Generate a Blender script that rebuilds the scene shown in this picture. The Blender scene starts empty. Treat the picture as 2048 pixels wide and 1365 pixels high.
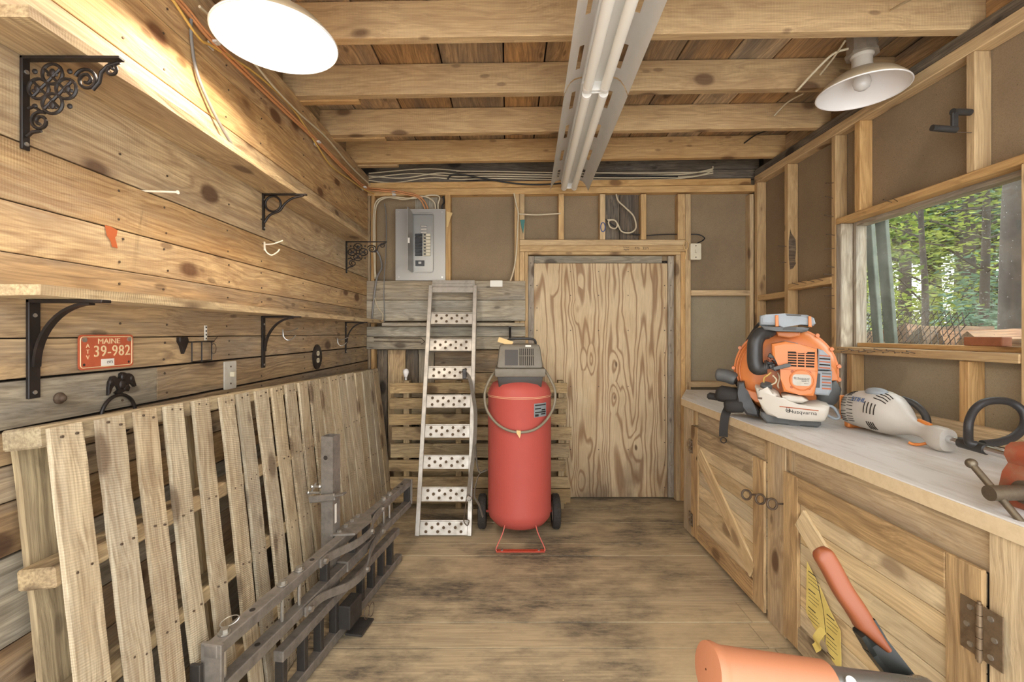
import bpy, bmesh, math, random
from mathutils import Vector, Matrix, Euler
random.seed(11)
S = bpy.context.scene
COL = S.collection
R = math.radians

# ------------------------------------------------------------------ camera
EYE = 1.18                       # camera height; x right, y into the shed, z up
FPX, HX, HY = 910.0, 1015.0, 667.0
cam_data = bpy.data.cameras.new('camera')
cam_data.sensor_width = 36.0
cam_data.lens = 16.0
cam_data.shift_x = 0.0044
cam_data.shift_y = -0.0076
cam_data.clip_start = 0.02
cam = bpy.data.objects.new('camera', cam_data)
cam.location = (0, 0, EYE)
cam.rotation_euler = (R(90), 0, 0)
COL.objects.link(cam)
S.camera = cam

# ------------------------------------------------------------------ sky, sun, exposure
world = bpy.data.worlds.new('world')
S.world = world
world.use_nodes = True
wn = world.node_tree
wn.nodes.clear()
wo = wn.nodes.new('ShaderNodeOutputWorld')
wb = wn.nodes.new('ShaderNodeBackground')
wb.inputs['Color'].default_value = (0.94, 0.97, 1.0, 1)
wb.inputs['Strength'].default_value = 3.5
wn.links.new(wb.outputs[0], wo.inputs[0])
sun_data = bpy.data.lights.new('sun', 'SUN')
sun_data.energy = 2.0
sun_data.angle = R(2)
sun_data.color = (1, 0.95, 0.85)
sun = bpy.data.objects.new('sun', sun_data)
sun.rotation_euler = Vector((0.55, -0.25, -0.8)).to_track_quat('-Z', 'Y').to_euler()
COL.objects.link(sun)
S.view_settings.view_transform = 'Standard'
S.view_settings.look = 'None'
S.view_settings.exposure = 0.5
S.view_settings.gamma = 1.0
S.view_settings.use_curve_mapping = False
LAMP_STRENGTH = 640.0

# ------------------------------------------------------------------ helpers
def at(px, py, y):
    """point of the place seen at photo pixel (px, py) and standing y metres into the shed"""
    return Vector(((px - HX) * y / FPX, y, EYE - (py - HY) * y / FPX))

def srgb(r, g, b):
    def f(c):
        c = c / 255.0
        return c / 12.92 if c <= 0.04045 else ((c + 0.055) / 1.055) ** 2.4
    return (f(r), f(g), f(b), 1.0)

class NT:
    def __init__(s, name):
        s.m = bpy.data.materials.new(name)
        s.m.use_nodes = True
        s.t = s.m.node_tree
        s.t.nodes.clear()
        s.out = s.t.nodes.new('ShaderNodeOutputMaterial')
    def n(s, typ, ins=None, **props):
        nd = s.t.nodes.new(typ)
        for k, v in props.items():
            setattr(nd, k, v)
        if ins:
            for k, v in ins.items():
                if isinstance(v, bpy.types.NodeSocket):
                    s.t.links.new(v, nd.inputs[k])
                else:
                    nd.inputs[k].default_value = v
        return nd
    def math(s, op, a, b=0.0, clamp=False):
        return s.n('ShaderNodeMath', {0: a, 1: b}, operation=op, use_clamp=clamp).outputs[0]
    def vmul(s, v, xyz):
        return s.n('ShaderNodeVectorMath', {0: v, 1: xyz}, operation='MULTIPLY').outputs[0]
    def vadd(s, v, w):
        return s.n('ShaderNodeVectorMath', {0: v, 1: w}, operation='ADD').outputs[0]
    def noise(s, v, scale=1.0, detail=2.0, rough=0.5, dist=0.0):
        return s.n('ShaderNodeTexNoise', {'Vector': v, 'Scale': scale, 'Detail': detail, 'Roughness': rough, 'Distortion': dist}).outputs['Fac']
    def ramp(s, fac, stops):
        nd = s.n('ShaderNodeValToRGB', {'Fac': fac})
        el = nd.color_ramp.elements
        while len(el) < len(stops):
            el.new(0.5)
        for e, (p, c) in zip(el, stops):
            e.position = p
            e.color = c if len(c) == 4 else (*c, 1)
        return nd.outputs['Color']
    def mix(s, fac, a, b, mode='MIX'):
        nd = s.n('ShaderNodeMix', data_type='RGBA', blend_type=mode)
        for i, v in ((0, fac), (6, a), (7, b)):
            if isinstance(v, bpy.types.NodeSocket):
                s.t.links.new(v, nd.inputs[i])
            else:
                nd.inputs[i].default_value = v
        return nd.outputs[2]
    def maprange(s, v, a, b, c=0.0, d=1.0):
        return s.n('ShaderNodeMapRange', {0: v, 1: a, 2: b, 3: c, 4: d}).outputs[0]
    def bsdf(s, color, rough=0.6, metal=0.0, bump=None, bstr=0.3, bdist=0.002, **extra):
        b = s.n('ShaderNodeBsdfPrincipled')
        for k, v in (('Base Color', color), ('Roughness', rough), ('Metallic', metal)):
            if isinstance(v, bpy.types.NodeSocket):
                s.t.links.new(v, b.inputs[k])
            else:
                b.inputs[k].default_value = v
        for k, v in extra.items():
            b.inputs[k.replace('_', ' ')].default_value = v
        if bump is not None:
            bn = s.n('ShaderNodeBump', {'Height': bump, 'Strength': bstr, 'Distance': bdist})
            s.t.links.new(bn.outputs[0], b.inputs['Normal'])
        s.t.links.new(b.outputs[0], s.out.inputs[0])
        return s.m

def wood(name, light, mid, dark, grey=None, greyamt=0.0, ring=0.5, fine=0.5, knots=0.6,
         rough=0.78, bump=0.35, saw=0.0, var=0.13, stain=0.0):
    """sawn timber; the grain runs along each piece's own x axis"""
    N = NT(name)
    tc = N.n('ShaderNodeTexCoord').outputs['Object']
    rnd = N.n('ShaderNodeObjectInfo').outputs['Random']
    off = N.n('ShaderNodeCombineXYZ', {0: N.math('MULTIPLY', rnd, 37.0), 1: N.math('MULTIPLY', rnd, 91.0), 2: N.math('MULTIPLY', rnd, 53.0)}).outputs[0]
    v = N.vadd(tc, off)
    w = N.noise(N.vmul(v, (2.0, 6, 6)), 1.0, 2)
    wv = N.n('ShaderNodeCombineXYZ', {1: N.math('MULTIPLY', w, 0.09), 2: N.math('MULTIPLY', w, 0.07)}).outputs[0]
    v2 = N.vadd(v, wv)
    vor = N.n('ShaderNodeTexVoronoi', {'Vector': N.vmul(v2, (3.6, 6.5, 6.5)), 'Scale': 1.0, 'Randomness': 1.0})
    kd = vor.outputs['Distance']
    ksel = N.math('GREATER_THAN', N.n('ShaderNodeSeparateColor', {0: vor.outputs['Color']}).outputs[0], 0.3)
    halo = N.math('MULTIPLY', N.maprange(kd, 0.46, 0.08), ksel)
    knot = N.math('MULTIPLY', N.maprange(kd, 0.21, 0.14), ksel)
    vor2 = N.n('ShaderNodeTexVoronoi', {'Vector': N.vmul(v2, (7.0, 17.0, 17.0)), 'Scale': 1.0, 'Randomness': 1.0})
    pin = N.math('MULTIPLY', N.maprange(vor2.outputs['Distance'], 0.2, 0.12), N.math('GREATER_THAN', N.n('ShaderNodeSeparateColor', {0: vor2.outputs['Color']}).outputs[1], 0.72))
    knot = N.math('MAXIMUM', knot, N.math('MULTIPLY', pin, 0.7))
    rn = N.noise(N.vmul(v2, (0.9, 8, 8)), 1.0, 1.0)
    rn = N.math('ADD', rn, N.math('MULTIPLY', halo, 0.10))
    rg = N.math('SINE', N.math('MULTIPLY', rn, 70.0))
    rg = N.maprange(rg, -0.2, 1.0)
    fn = N.noise(N.vmul(v2, (5, 170, 170)), 1.0, 3.0, 0.65)
    bl = N.noise(N.vmul(v, (1.6, 5, 5)), 1.0, 4.0, 0.6)
    base = N.ramp(bl, [(0.28, mid), (0.55, light), (0.78, mid)])
    c = N.mix(N.math('MULTIPLY', rg, ring), base, dark, 'MIX')
    if grey is not None:
        gm = N.maprange(N.noise(N.vmul(v, (1.3, 7, 7)), 1.0, 5.0, 0.65), 0.42, 0.66, 0.0, 1.0)
        c = N.mix(N.math('MULTIPLY', gm, greyamt), c, grey)
    if stain:
        sm = N.maprange(N.noise(N.vmul(v, (3.5, 9, 9)), 1.0, 6.0, 0.7), 0.56, 0.72, 0.0, stain)
        c = N.mix(sm, c, (dark[0] * 0.35, dark[1] * 0.35, dark[2] * 0.4, 1))
    c = N.mix(N.maprange(fn, 0.36, 0.68, 0.0, min(0.9, fine * 1.3)), c, dark)
    c = N.mix(N.math('MULTIPLY', halo, 0.5 * knots), c, dark)
    c = N.mix(N.math('MULTIPLY', knot, knots), c, (dark[0] * 0.42, dark[1] * 0.32, dark[2] * 0.28, 1))
    val = N.maprange(rnd, 0.0, 1.0, 1.0 - var, 1.0 + var)
    r2 = N.math('FRACT', N.math('MULTIPLY', rnd, 17.31))
    hs = N.n('ShaderNodeHueSaturation', {'Hue': N.maprange(r2, 0, 1, 0.500, 0.511), 'Saturation': N.maprange(r2, 0, 1, 1.06, 0.82), 'Value': val, 'Color': c}).outputs[0]
    h = N.math('ADD', N.math('MULTIPLY', fn, 0.6), N.math('MULTIPLY', rg, -0.25))
    if saw:
        sx = N.n('ShaderNodeSeparateXYZ', {0: v2}).outputs
        ws = N.math('SINE', N.math('ADD', N.math('MULTIPLY', sx[0], 1100.0), N.math('MULTIPLY', sx[1], 260.0)))
        ws = N.math('MULTIPLY', ws, N.maprange(bl, 0.35, 0.6))
        h = N.math('ADD', h, N.math('MULTIPLY', ws, saw))
        hs = N.mix(N.maprange(ws, -0.3, 1.0, 0.0, 0.13), hs, dark)
    return N.bsdf(hs, rough, 0, h, bump * 1.5, 0.003)

def plain(name, col, rough=0.5, metal=0.0, mottle=0.0, mscale=30.0, bump=0.0, dark=None, spec=0.5):
    N = NT(name)
    if mottle <= 0:
        m = N.bsdf(col, rough, metal, Specular_IOR_Level=spec)
        return m
    tc = N.n('ShaderNodeTexCoord').outputs['Object']
    nz = N.noise(tc, mscale, 5.0, 0.65)
    d = dark or (col[0] * 0.45, col[1] * 0.45, col[2] * 0.45, 1)
    c = N.mix(N.maprange(nz, 0.42, 0.72, 0.0, mottle), col, d)
    r = N.maprange(nz, 0.3, 0.7, max(0.05, rough - 0.12), min(1.0, rough + 0.15))
    return N.bsdf(c, r, metal, nz if bump else None, bump, 0.002, Specular_IOR_Level=spec)

# ---- mesh shapes, all added to a bmesh
def bm_new():
    return bmesh.new()

def add_box(bm, c, s, M=None, ch=0.0):
    x, y, z = (k / 2.0 for k in s)
    vs = []
    for a, b, d in ((-x, -y, -z), (x, -y, -z), (x, y, -z), (-x, y, -z), (-x, -y, z), (x, -y, z), (x, y, z), (-x, y, z)):
        p = Vector((a, b, d))
        if M is not None:
            p = M @ p
        vs.append(bm.verts.new(p + Vector(c)))
    fs = [bm.faces.new([vs[i] for i in f]) for f in ((0, 3, 2, 1), (4, 5, 6, 7), (0, 1, 5, 4), (1, 2, 6, 5), (2, 3, 7, 6), (3, 0, 4, 7))]
    if ch > 0:
        es = {e for f in fs for e in f.edges}
        bmesh.ops.bevel(bm, geom=list(es), offset=ch, segments=1, affect='EDGES', profile=0.5)
    return bm

def box_between(bm, x0, x1, y0, y1, z0, z1, ch=0.0):
    return add_box(bm, ((x0 + x1) / 2, (y0 + y1) / 2, (z0 + z1) / 2), (abs(x1 - x0), abs(y1 - y0), abs(z1 - z0)), None, ch)

def frames(pts, closed=False):
    n = len(pts)
    T = []
    for i in range(n):
        if closed:
            t = pts[(i + 1) % n] - pts[i - 1]
        else:
            t = pts[min(i + 1, n - 1)] - pts[max(i - 1, 0)]
        T.append(t.normalized() if t.length > 1e-9 else Vector((0, 0, 1)))
    u = T[0].orthogonal().normalized()
    out = []
    for i in range(n):
        u = u - T[i] * u.dot(T[i])
        u = u.normalized() if u.length > 1e-6 else T[i].orthogonal().normalized()
        out.append((u.copy(), T[i].cross(u)))
    return out

def add_tube(bm, pts, r, seg=8, closed=False, caps=True):
    pts = [Vector(p) for p in pts]
    fr = frames(pts, closed)
    rings = []
    for i, p in enumerate(pts):
        rr = r[i] if isinstance(r, (list, tuple)) else r
        u, w = fr[i]
        rings.append([bm.verts.new(p + (u * math.cos(a) + w * math.sin(a)) * rr) for a in (2 * math.pi * k / seg for k in range(seg))])
    m = len(rings)
    for i in range(m if closed else m - 1):
        a, b = rings[i], rings[(i + 1) % m]
        for k in range(seg):
            bm.faces.new((a[k], a[(k + 1) % seg], b[(k + 1) % seg], b[k]))
    if caps and not closed:
        bm.faces.new(rings[0][::-1])
        bm.faces.new(rings[-1])
    return bm

def add_strip(bm, pts, width, thick, side):
    """flat bar swept along pts; side = direction of its width"""
    pts = [Vector(p) for p in pts]
    side = Vector(side).normalized()
    rings = []
    n = len(pts)
    for i, p in enumerate(pts):
        t = (pts[min(i + 1, n - 1)] - pts[max(i - 1, 0)]).normalized()
        s = (side - t * side.dot(t)).normalized()
        nn = t.cross(s).normalized()
        a, b = s * width / 2, nn * thick / 2
        rings.append([bm.verts.new(p + q) for q in (a + b, -a + b, -a - b, a - b)])
    for i in range(n - 1):
        for k in range(4):
            bm.faces.new((rings[i][k], rings[i][(k + 1) % 4], rings[i + 1][(k + 1) % 4], rings[i + 1][k]))
    bm.faces.new(rings[0][::-1])
    bm.faces.new(rings[-1])
    return bm

def add_cyl(bm, p0, p1, r0, r1=None, seg=16):
    return add_tube(bm, [p0, p1], [r0, r0 if r1 is None else r1], seg)

def add_lathe(bm, prof, M=None, seg=32, cap0=False, cap1=False):
    rings = []
    for r, z in prof:
        ring = []
        for k in range(seg):
            a = 2 * math.pi * k / seg
            p = Vector((r * math.cos(a), r * math.sin(a), z))
            ring.append(bm.verts.new(M @ p if M is not None else p))
        rings.append(ring)
    for a, b in zip(rings, rings[1:]):
        for k in range(seg):
            bm.faces.new((a[k], a[(k + 1) % seg], b[(k + 1) % seg], b[k]))
    if cap0:
        bm.faces.new(rings[0][::-1])
    if cap1:
        bm.faces.new(rings[-1])
    return bm

def add_prism(bm, outline, z0, z1, M=None, ch=0.0):
    def tr(p):
        return M @ Vector(p) if M is not None else Vector(p)
    a = [bm.verts.new(tr((x, y, z0))) for x, y in outline]
    b = [bm.verts.new(tr((x, y, z1))) for x, y in outline]
    n = len(outline)
    f0 = bm.faces.new(a[::-1])
    f1 = bm.faces.new(b)
    for k in range(n):
        bm.faces.new((a[k], a[(k + 1) % n], b[(k + 1) % n], b[k]))
    if ch > 0:
        bmesh.ops.bevel(bm, geom=list(f1.edges), offset=ch, segments=2, affect='EDGES', profile=0.5)
    return bm

def add_ball(bm, c, r, sc=(1, 1, 1), seg=12):
    M = Matrix.Translation(Vector(c)) @ Matrix.Diagonal((*(k * r for k in sc), 1))
    bmesh.ops.create_uvsphere(bm, u_segments=seg, v_segments=max(6, seg // 2 + 2), radius=1.0, matrix=M)
    return bm

def curve_pts(pts, n=6, closed=False):
    """Catmull-Rom through pts"""
    pts = [Vector(p) for p in pts]
    m = len(pts)
    out = []
    rng = m if closed else m - 1
    for i in range(rng):
        p0 = pts[(i - 1) % m] if closed or i > 0 else pts[0]
        p1, p2 = pts[i], pts[(i + 1) % m]
        p3 = pts[(i + 2) % m] if closed or i + 2 < m else pts[-1]
        for k in range(n):
            t = k / n
            out.append(0.5 * ((2 * p1) + (p2 - p0) * t + (2 * p0 - 5 * p1 + 4 * p2 - p3) * t * t + (3 * p1 - p0 - 3 * p2 + p3) * t ** 3))
    if not closed:
        out.append(pts[-1])
    return out

# ---- objects
def obj(name, bm, mat, parent=None, smooth=None, keep=False):
    """one mesh object; its origin moves to the middle of its shape, children stay in the parent's frame"""
    bmesh.ops.recalc_face_normals(bm, faces=bm.faces)
    me = bpy.data.meshes.new(name)
    bm.to_mesh(me)
    bm.free()
    return mesh_obj(name, me, mat, parent, smooth, keep)

def mesh_obj(name, me, mat, parent=None, smooth=None, keep=False):
    o = bpy.data.objects.new(name, me)
    if not keep and len(me.vertices):
        co = [v.co for v in me.vertices]
        lo = Vector((min(c.x for c in co), min(c.y for c in co), min(c.z for c in co)))
        hi = Vector((max(c.x for c in co), max(c.y for c in co), max(c.z for c in co)))
        mid = (lo + hi) / 2
        me.transform(Matrix.Translation(-mid))
        o.location = mid
    me.materials.append(mat)
    if smooth:
        me.polygons.foreach_set('use_smooth', [True] * len(me.polygons))
        me.set_sharp_from_angle(angle=R(smooth))
    COL.objects.link(o)
    if parent is not None:
        o.parent = parent
        if parent.type == 'MESH':
            o.matrix_parent_inverse = parent.matrix_basis.inverted()
    return o

def tag(o, label, cat, group=None, kind=None):
    o['label'] = label
    o['category'] = cat
    if group:
        o['group'] = group
    if kind:
        o['kind'] = kind
    return o

def thing(name, label, cat, loc=(0, 0, 0), rot=(0, 0, 0), group=None, kind=None):
    o = bpy.data.objects.new(name, None)
    o.empty_display_size = 0.1
    o.location = loc
    o.rotation_euler = rot
    COL.objects.link(o)
    return tag(o, label, cat, group, kind)

def world_thing(name, label, cat, loc, group=None, kind=None):
    """an Empty at loc whose parts are modelled in room coordinates"""
    t = thing(name, label, cat, loc, (0, 0, 0), group, kind)
    WORLD[t.name] = Vector(loc)
    return t
WORLD = {}

def part(name, bm, mat, parent, smooth=None):
    o = obj(name, bm, mat, parent, smooth)
    if parent.name in WORLD:
        o.matrix_parent_inverse = Matrix.Translation(-WORLD[parent.name])
    return o

def board(name, x0, x1, y0, y1, z0, z1, mat, parent=None, axis=None, ch=0.0015, rot=None, rough=0.0):
    """a sawn board; its own x axis lies along its length so that the grain follows"""
    d = (x1 - x0, y1 - y0, z1 - z0)
    if axis is None:
        axis = 'xyz'[max(range(3), key=lambda k: d[k])]
    if axis == 'x':
        Rm, L, W, T = Matrix(), d[0], d[1], d[2]
    elif axis == 'y':
        Rm, L, W, T = Matrix.Rotation(R(90), 4, 'Z'), d[1], d[0], d[2]
    else:
        Rm, L, W, T = Matrix.Rotation(R(-90), 4, 'Y'), d[2], d[1], d[0]
    bm = bm_new()
    if rough > 0:
        n = max(4, int(L / 0.09))
        rings = []
        for i in range(n + 1):
            x = -L / 2 + L * i / n
            j = lambda: random.uniform(-rough, rough)
            rings.append([bm.verts.new((x, a * W / 2 + j(), b * T / 2 + j() * 0.5)) for a, b in ((-1, -1), (1, -1), (1, 1), (-1, 1))])
        for a, b in zip(rings, rings[1:]):
            for k in range(4):
                bm.faces.new((a[k], a[(k + 1) % 4], b[(k + 1) % 4], b[k]))
        bm.faces.new(rings[0])
        bm.faces.new(rings[-1])
    else:
        add_box(bm, (0, 0, 0), (L, W, T), None, min(ch, 0.2 * min(L, W, T)))
    bmesh.ops.recalc_face_normals(bm, faces=bm.faces)
    me = bpy.data.meshes.new(name)
    bm.to_mesh(me)
    bm.free()
    me.materials.append(mat)
    o = bpy.data.objects.new(name, me)
    COL.objects.link(o)
    M = Matrix.Translation(((x0 + x1) / 2, (y0 + y1) / 2, (z0 + z1) / 2))
    if rot is not None:
        M = M @ rot
    o.matrix_basis = M @ Rm
    if parent is not None:
        o.parent = parent
        if parent.name in WORLD:
            o.matrix_parent_inverse = Matrix.Translation(-WORLD[parent.name])
        elif parent.type == 'MESH':
            o.matrix_parent_inverse = parent.matrix_basis.inverted()
    return o

def text(name, s, size, mat, parent, M, extrude=0.0004, align='CENTER', space=1.0, sx=1.0, bevel=0.0):
    cu = bpy.data.curves.new(name, 'FONT')
    cu.body = s
    cu.size = size
    cu.extrude = extrude
    cu.bevel_depth = bevel
    cu.align_x = align
    cu.align_y = 'CENTER'
    cu.space_character = space
    cu.resolution_u = 3
    tmp = bpy.data.objects.new(name, cu)
    COL.objects.link(tmp)
    bpy.context.view_layer.update()
    me = bpy.data.meshes.new_from_object(tmp)
    bpy.data.objects.remove(tmp)
    bpy.data.curves.remove(cu)
    me.transform(M @ Matrix.Diagonal((sx, 1, 1, 1)))
    o = mesh_obj(name, me, mat, parent)
    if parent is not None and parent.name in WORLD:
        o.matrix_parent_inverse = Matrix.Translation(-WORLD[parent.name])
    return o

def axes(loc, x, y, z):
    """matrix whose columns are the given axes, at loc"""
    M = Matrix((Vector(x), Vector(y), Vector(z))).transposed().to_4x4()
    M.translation = Vector(loc)
    return M

def dup(o, loc=None, rot=None, label=None, group=None):
    c = o.copy()
    COL.objects.link(c)
    if loc is not None:
        c.location = loc
    if rot is not None:
        c.rotation_euler = rot
    if label:
        c['label'] = label
    if group:
        c['group'] = group
    for ch in o.children:
        k = ch.copy()
        COL.objects.link(k)
        k.parent = c
        for g in ch.children:
            q = g.copy()
            COL.objects.link(q)
            q.parent = k
    return c

# ------------------------------------------------------------------ materials
m_wall = wood('pine_wall', srgb(212, 178, 128), srgb(190, 150, 98), srgb(126, 84, 46), srgb(150, 134, 112), 0.6, ring=0.34, fine=0.5, knots=0.85, saw=0.07)
m_wall_low = wood('weathered_wall', srgb(190, 154, 108), srgb(166, 128, 84), srgb(98, 70, 46), srgb(138, 128, 114), 0.75, ring=0.32, fine=0.5, knots=0.8)
m_grey = wood('grey_board', srgb(184, 168, 142), srgb(164, 146, 118), srgb(96, 82, 64), srgb(150, 144, 132), 0.8, ring=0.35, fine=0.5, knots=0.7)
m_shelf = wood('shelf_pine', srgb(214, 178, 124), srgb(186, 142, 90), srgb(126, 88, 50), srgb(160, 140, 112), 0.35, ring=0.3, fine=0.5, knots=0.7, saw=0.15)
m_joist = wood('joist_pine', srgb(212, 170, 114), srgb(192, 146, 90), srgb(138, 94, 52), ring=0.22, fine=0.38, knots=0.75, saw=0.15)
m_deck = wood('roof_board', srgb(206, 162, 112), srgb(180, 136, 90), srgb(104, 76, 50), srgb(112, 98, 84), 0.85, ring=0.35, fine=0.5, knots=0.7, var=0.25)
m_stud = wood('stud_pine', srgb(214, 174, 120), srgb(194, 152, 98), srgb(142, 100, 58), ring=0.25, fine=0.35, knots=0.7)
m_stud_grey = wood('weathered_trim', srgb(196, 182, 160), srgb(168, 148, 122), srgb(104, 84, 62), srgb(150, 144, 136), 0.6, ring=0.35, fine=0.45, knots=0.7)
m_beam = wood('weathered_beam', srgb(134, 112, 86), srgb(106, 86, 64), srgb(52, 40, 30), srgb(112, 106, 98), 0.7, ring=0.4, fine=0.6, knots=0.8)
m_pallet = wood('pallet_slat', srgb(210, 190, 156), srgb(192, 168, 130), srgb(128, 100, 68), srgb(178, 166, 146), 0.6, ring=0.25, fine=0.55, knots=0.7, saw=0.6, stain=0.5, var=0.12)
m_pallet2 = wood('old_pallet', srgb(192, 164, 118), srgb(164, 132, 88), srgb(98, 72, 44), srgb(140, 120, 94), 0.5, ring=0.25, fine=0.5, knots=0.6, stain=0.7)
m_cab = wood('cabinet_pine', srgb(230, 206, 162), srgb(214, 186, 140), srgb(152, 118, 80), srgb(180, 160, 132), 0.4, ring=0.26, fine=0.32, knots=0.5)
m_cab_rail = wood('cabinet_rail', srgb(204, 172, 126), srgb(182, 148, 106), srgb(114, 86, 56), srgb(160, 138, 110), 0.45, ring=0.42, fine=0.42, knots=0.6)
m_cab_grey = wood('cabinet_post', srgb(212, 188, 150), srgb(194, 166, 124), srgb(130, 102, 72), srgb(166, 152, 132), 0.6, ring=0.3, fine=0.45, knots=0.8)

def make_floor_mat():
    N = NT('floor_plank')
    tc = N.n('ShaderNodeTexCoord').outputs['Object']
    gp = N.n('ShaderNodeNewGeometry').outputs['Position']
    rnd = N.n('ShaderNodeObjectInfo').outputs['Random']
    off = N.n('ShaderNodeCombineXYZ', {0: N.math('MULTIPLY', rnd, 31.0), 1: N.math('MULTIPLY', rnd, 77.0)}).outputs[0]
    v = N.vadd(tc, off)
    fn = N.noise(N.vmul(v, (4, 150, 150)), 1.0, 4.0, 0.7)
    bl = N.noise(N.vmul(v, (1.2, 4, 4)), 1.0, 4.0, 0.6)
    c = N.ramp(bl, [(0.25, srgb(164, 146, 118)), (0.5, srgb(198, 178, 142)), (0.75, srgb(176, 156, 126))])
    c = N.mix(N.maprange(fn, 0.38, 0.7, 0, 0.55), c, srgb(104, 86, 64))
    s1 = N.noise(N.vmul(gp, (1.5, 3.2, 1)), 1.0, 8.0, 0.7)
    s2 = N.noise(N.vmul(N.vadd(gp, (3, 7, 0)), (14, 45, 1)), 1.0, 3.0, 0.7)
    sm = N.math('MULTIPLY', N.maprange(s1, 0.44, 0.60), N.maprange(s2, 0.22, 0.6, 0.25, 1.0))
    c = N.mix(N.math('MULTIPLY', sm, 0.9), c, srgb(70, 62, 54))
    s3 = N.noise(N.vadd(gp, (9, 2, 0)), 1.7, 3.0, 0.5)
    c = N.mix(N.maprange(s3, 0.52, 0.7, 0, 0.55), c, srgb(216, 192, 150))
    wn_ = N.n('ShaderNodeTexVoronoi', {'Vector': gp, 'Scale': 16.0})
    spk = N.maprange(wn_.outputs['Distance'], 0.045, 0.03)
    spk = N.math('MULTIPLY', spk, N.math('GREATER_THAN', N.n('ShaderNodeSeparateColor', {0: wn_.outputs['Color']}).outputs[1], 0.75))
    c = N.mix(spk, c, srgb(226, 206, 164))
    return N.bsdf(c, 0.72, 0, fn, 0.3, 0.002)
m_floor = make_floor_mat()

def make_ply():
    N = NT('plywood')
    tc = N.n('ShaderNodeTexCoord').outputs['Object']
    w = N.noise(N.vmul(tc, (3, 6, 6)), 1.0, 2.0)
    v = N.vadd(tc, N.n('ShaderNodeCombineXYZ', {2: N.math('MULTIPLY', w, 0.05)}).outputs[0])
    vor = N.n('ShaderNodeTexVoronoi', {'Vector': N.vmul(v, (3.4, 0, 7.5)), 'Scale': 1.0, 'Randomness': 0.8})
    kd = vor.outputs['Distance']
    ks = N.math('GREATER_THAN', N.n('ShaderNodeSeparateColor', {0: vor.outputs['Color']}).outputs[0], 0.42)
    halo = N.math('MULTIPLY', N.maprange(kd, 0.42, 0.0), ks)
    knot = N.math('MULTIPLY', N.maprange(kd, 0.09, 0.05), ks)
    n = N.noise(N.vmul(v, (0.5, 0, 6.0)), 1.0, 1.5, 0.45)
    n = N.math('ADD', n, N.math('MULTIPLY', halo, 0.11))
    rg = N.math('SINE', N.math('MULTIPLY', n, 100.0))
    rg = N.maprange(rg, 0.15, 1.0)
    bl = N.noise(N.vmul(tc, (1.5, 1, 3)), 1.0, 4.0, 0.6)
    c = N.ramp(bl, [(0.3, srgb(192, 162, 120)), (0.55, srgb(212, 188, 150)), (0.8, srgb(186, 160, 122))])
    c = N.mix(N.math('MULTIPLY', rg, 0.75), c, srgb(132, 92, 56))
    fn = N.noise(N.vmul(v, (6, 160, 160)), 1.0, 3.0, 0.6)
    c = N.mix(N.maprange(fn, 0.4, 0.7, 0, 0.35), c, srgb(120, 92, 62))
    c = N.mix(N.math('MULTIPLY', knot, 0.85), c, srgb(84, 56, 34))
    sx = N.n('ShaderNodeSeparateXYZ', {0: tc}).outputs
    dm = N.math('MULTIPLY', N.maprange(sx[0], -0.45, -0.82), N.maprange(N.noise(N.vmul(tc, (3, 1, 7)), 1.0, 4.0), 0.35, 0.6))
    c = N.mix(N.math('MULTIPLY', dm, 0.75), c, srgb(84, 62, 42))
    return N.bsdf(c, 0.75, 0, N.math('MULTIPLY', rg, -0.7), 0.35, 0.002)
m_ply = make_ply()

def make_sheathing(name, col, dark):
    N = NT(name)
    tc = N.n('ShaderNodeTexCoord').outputs['Object']
    n1 = N.noise(tc, 3.0, 5.0, 0.6)
    n2 = N.noise(tc, 260.0, 2.0, 0.7)
    c = N.mix(N.maprange(n1, 0.3, 0.7), col, dark)
    c = N.mix(N.maprange(n2, 0.45, 0.75, 0, 0.45), c, (dark[0] * 0.5, dark[1] * 0.5, dark[2] * 0.5, 1))
    vor = N.n('ShaderNodeTexVoronoi', {'Vector': tc, 'Scale': 24.0})
    sp = N.math('MULTIPLY', N.maprange(vor.outputs['Distance'], 0.06, 0.04), N.math('GREATER_THAN', N.n('ShaderNodeSeparateColor', {0: vor.outputs['Color']}).outputs[0], 0.82))
    c = N.mix(N.math('MULTIPLY', sp, 0.6), c, srgb(70, 52, 36))
    return N.bsdf(c, 0.9, 0, n2, 0.25, 0.001)
m_sheath = make_sheathing('fibreboard_brown_shaded', srgb(154, 132, 102), srgb(132, 112, 86))  # darker brown has the upper wall's shade painted in
m_sheath_grey = make_sheathing('fibreboard_grey', srgb(164, 150, 124), srgb(148, 134, 108))

def make_counter():
    N = NT('worn_white_counter')
    tc = N.n('ShaderNodeTexCoord').outputs['Object']
    n1 = N.noise(N.vmul(tc, (3, 22, 22)), 1.0, 6.0, 0.7)
    n2 = N.noise(N.vmul(tc, (2.0, 6, 6)), 1.0, 4.0, 0.6)
    c = N.mix(N.maprange(n1, 0.5, 0.75, 0, 0.7), srgb(226, 224, 220), srgb(168, 156, 138))
    c = N.mix(N.maprange(n2, 0.55, 0.72, 0, 0.6), c, srgb(188, 170, 142))
    return N.bsdf(c, 0.45, 0, n1, 0.15, 0.001)
m_counter = make_counter()
m_edge = plain('counter_edge', srgb(216, 194, 156), 0.7, 0, 0.35, 60, 0, srgb(184, 158, 118))

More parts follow.
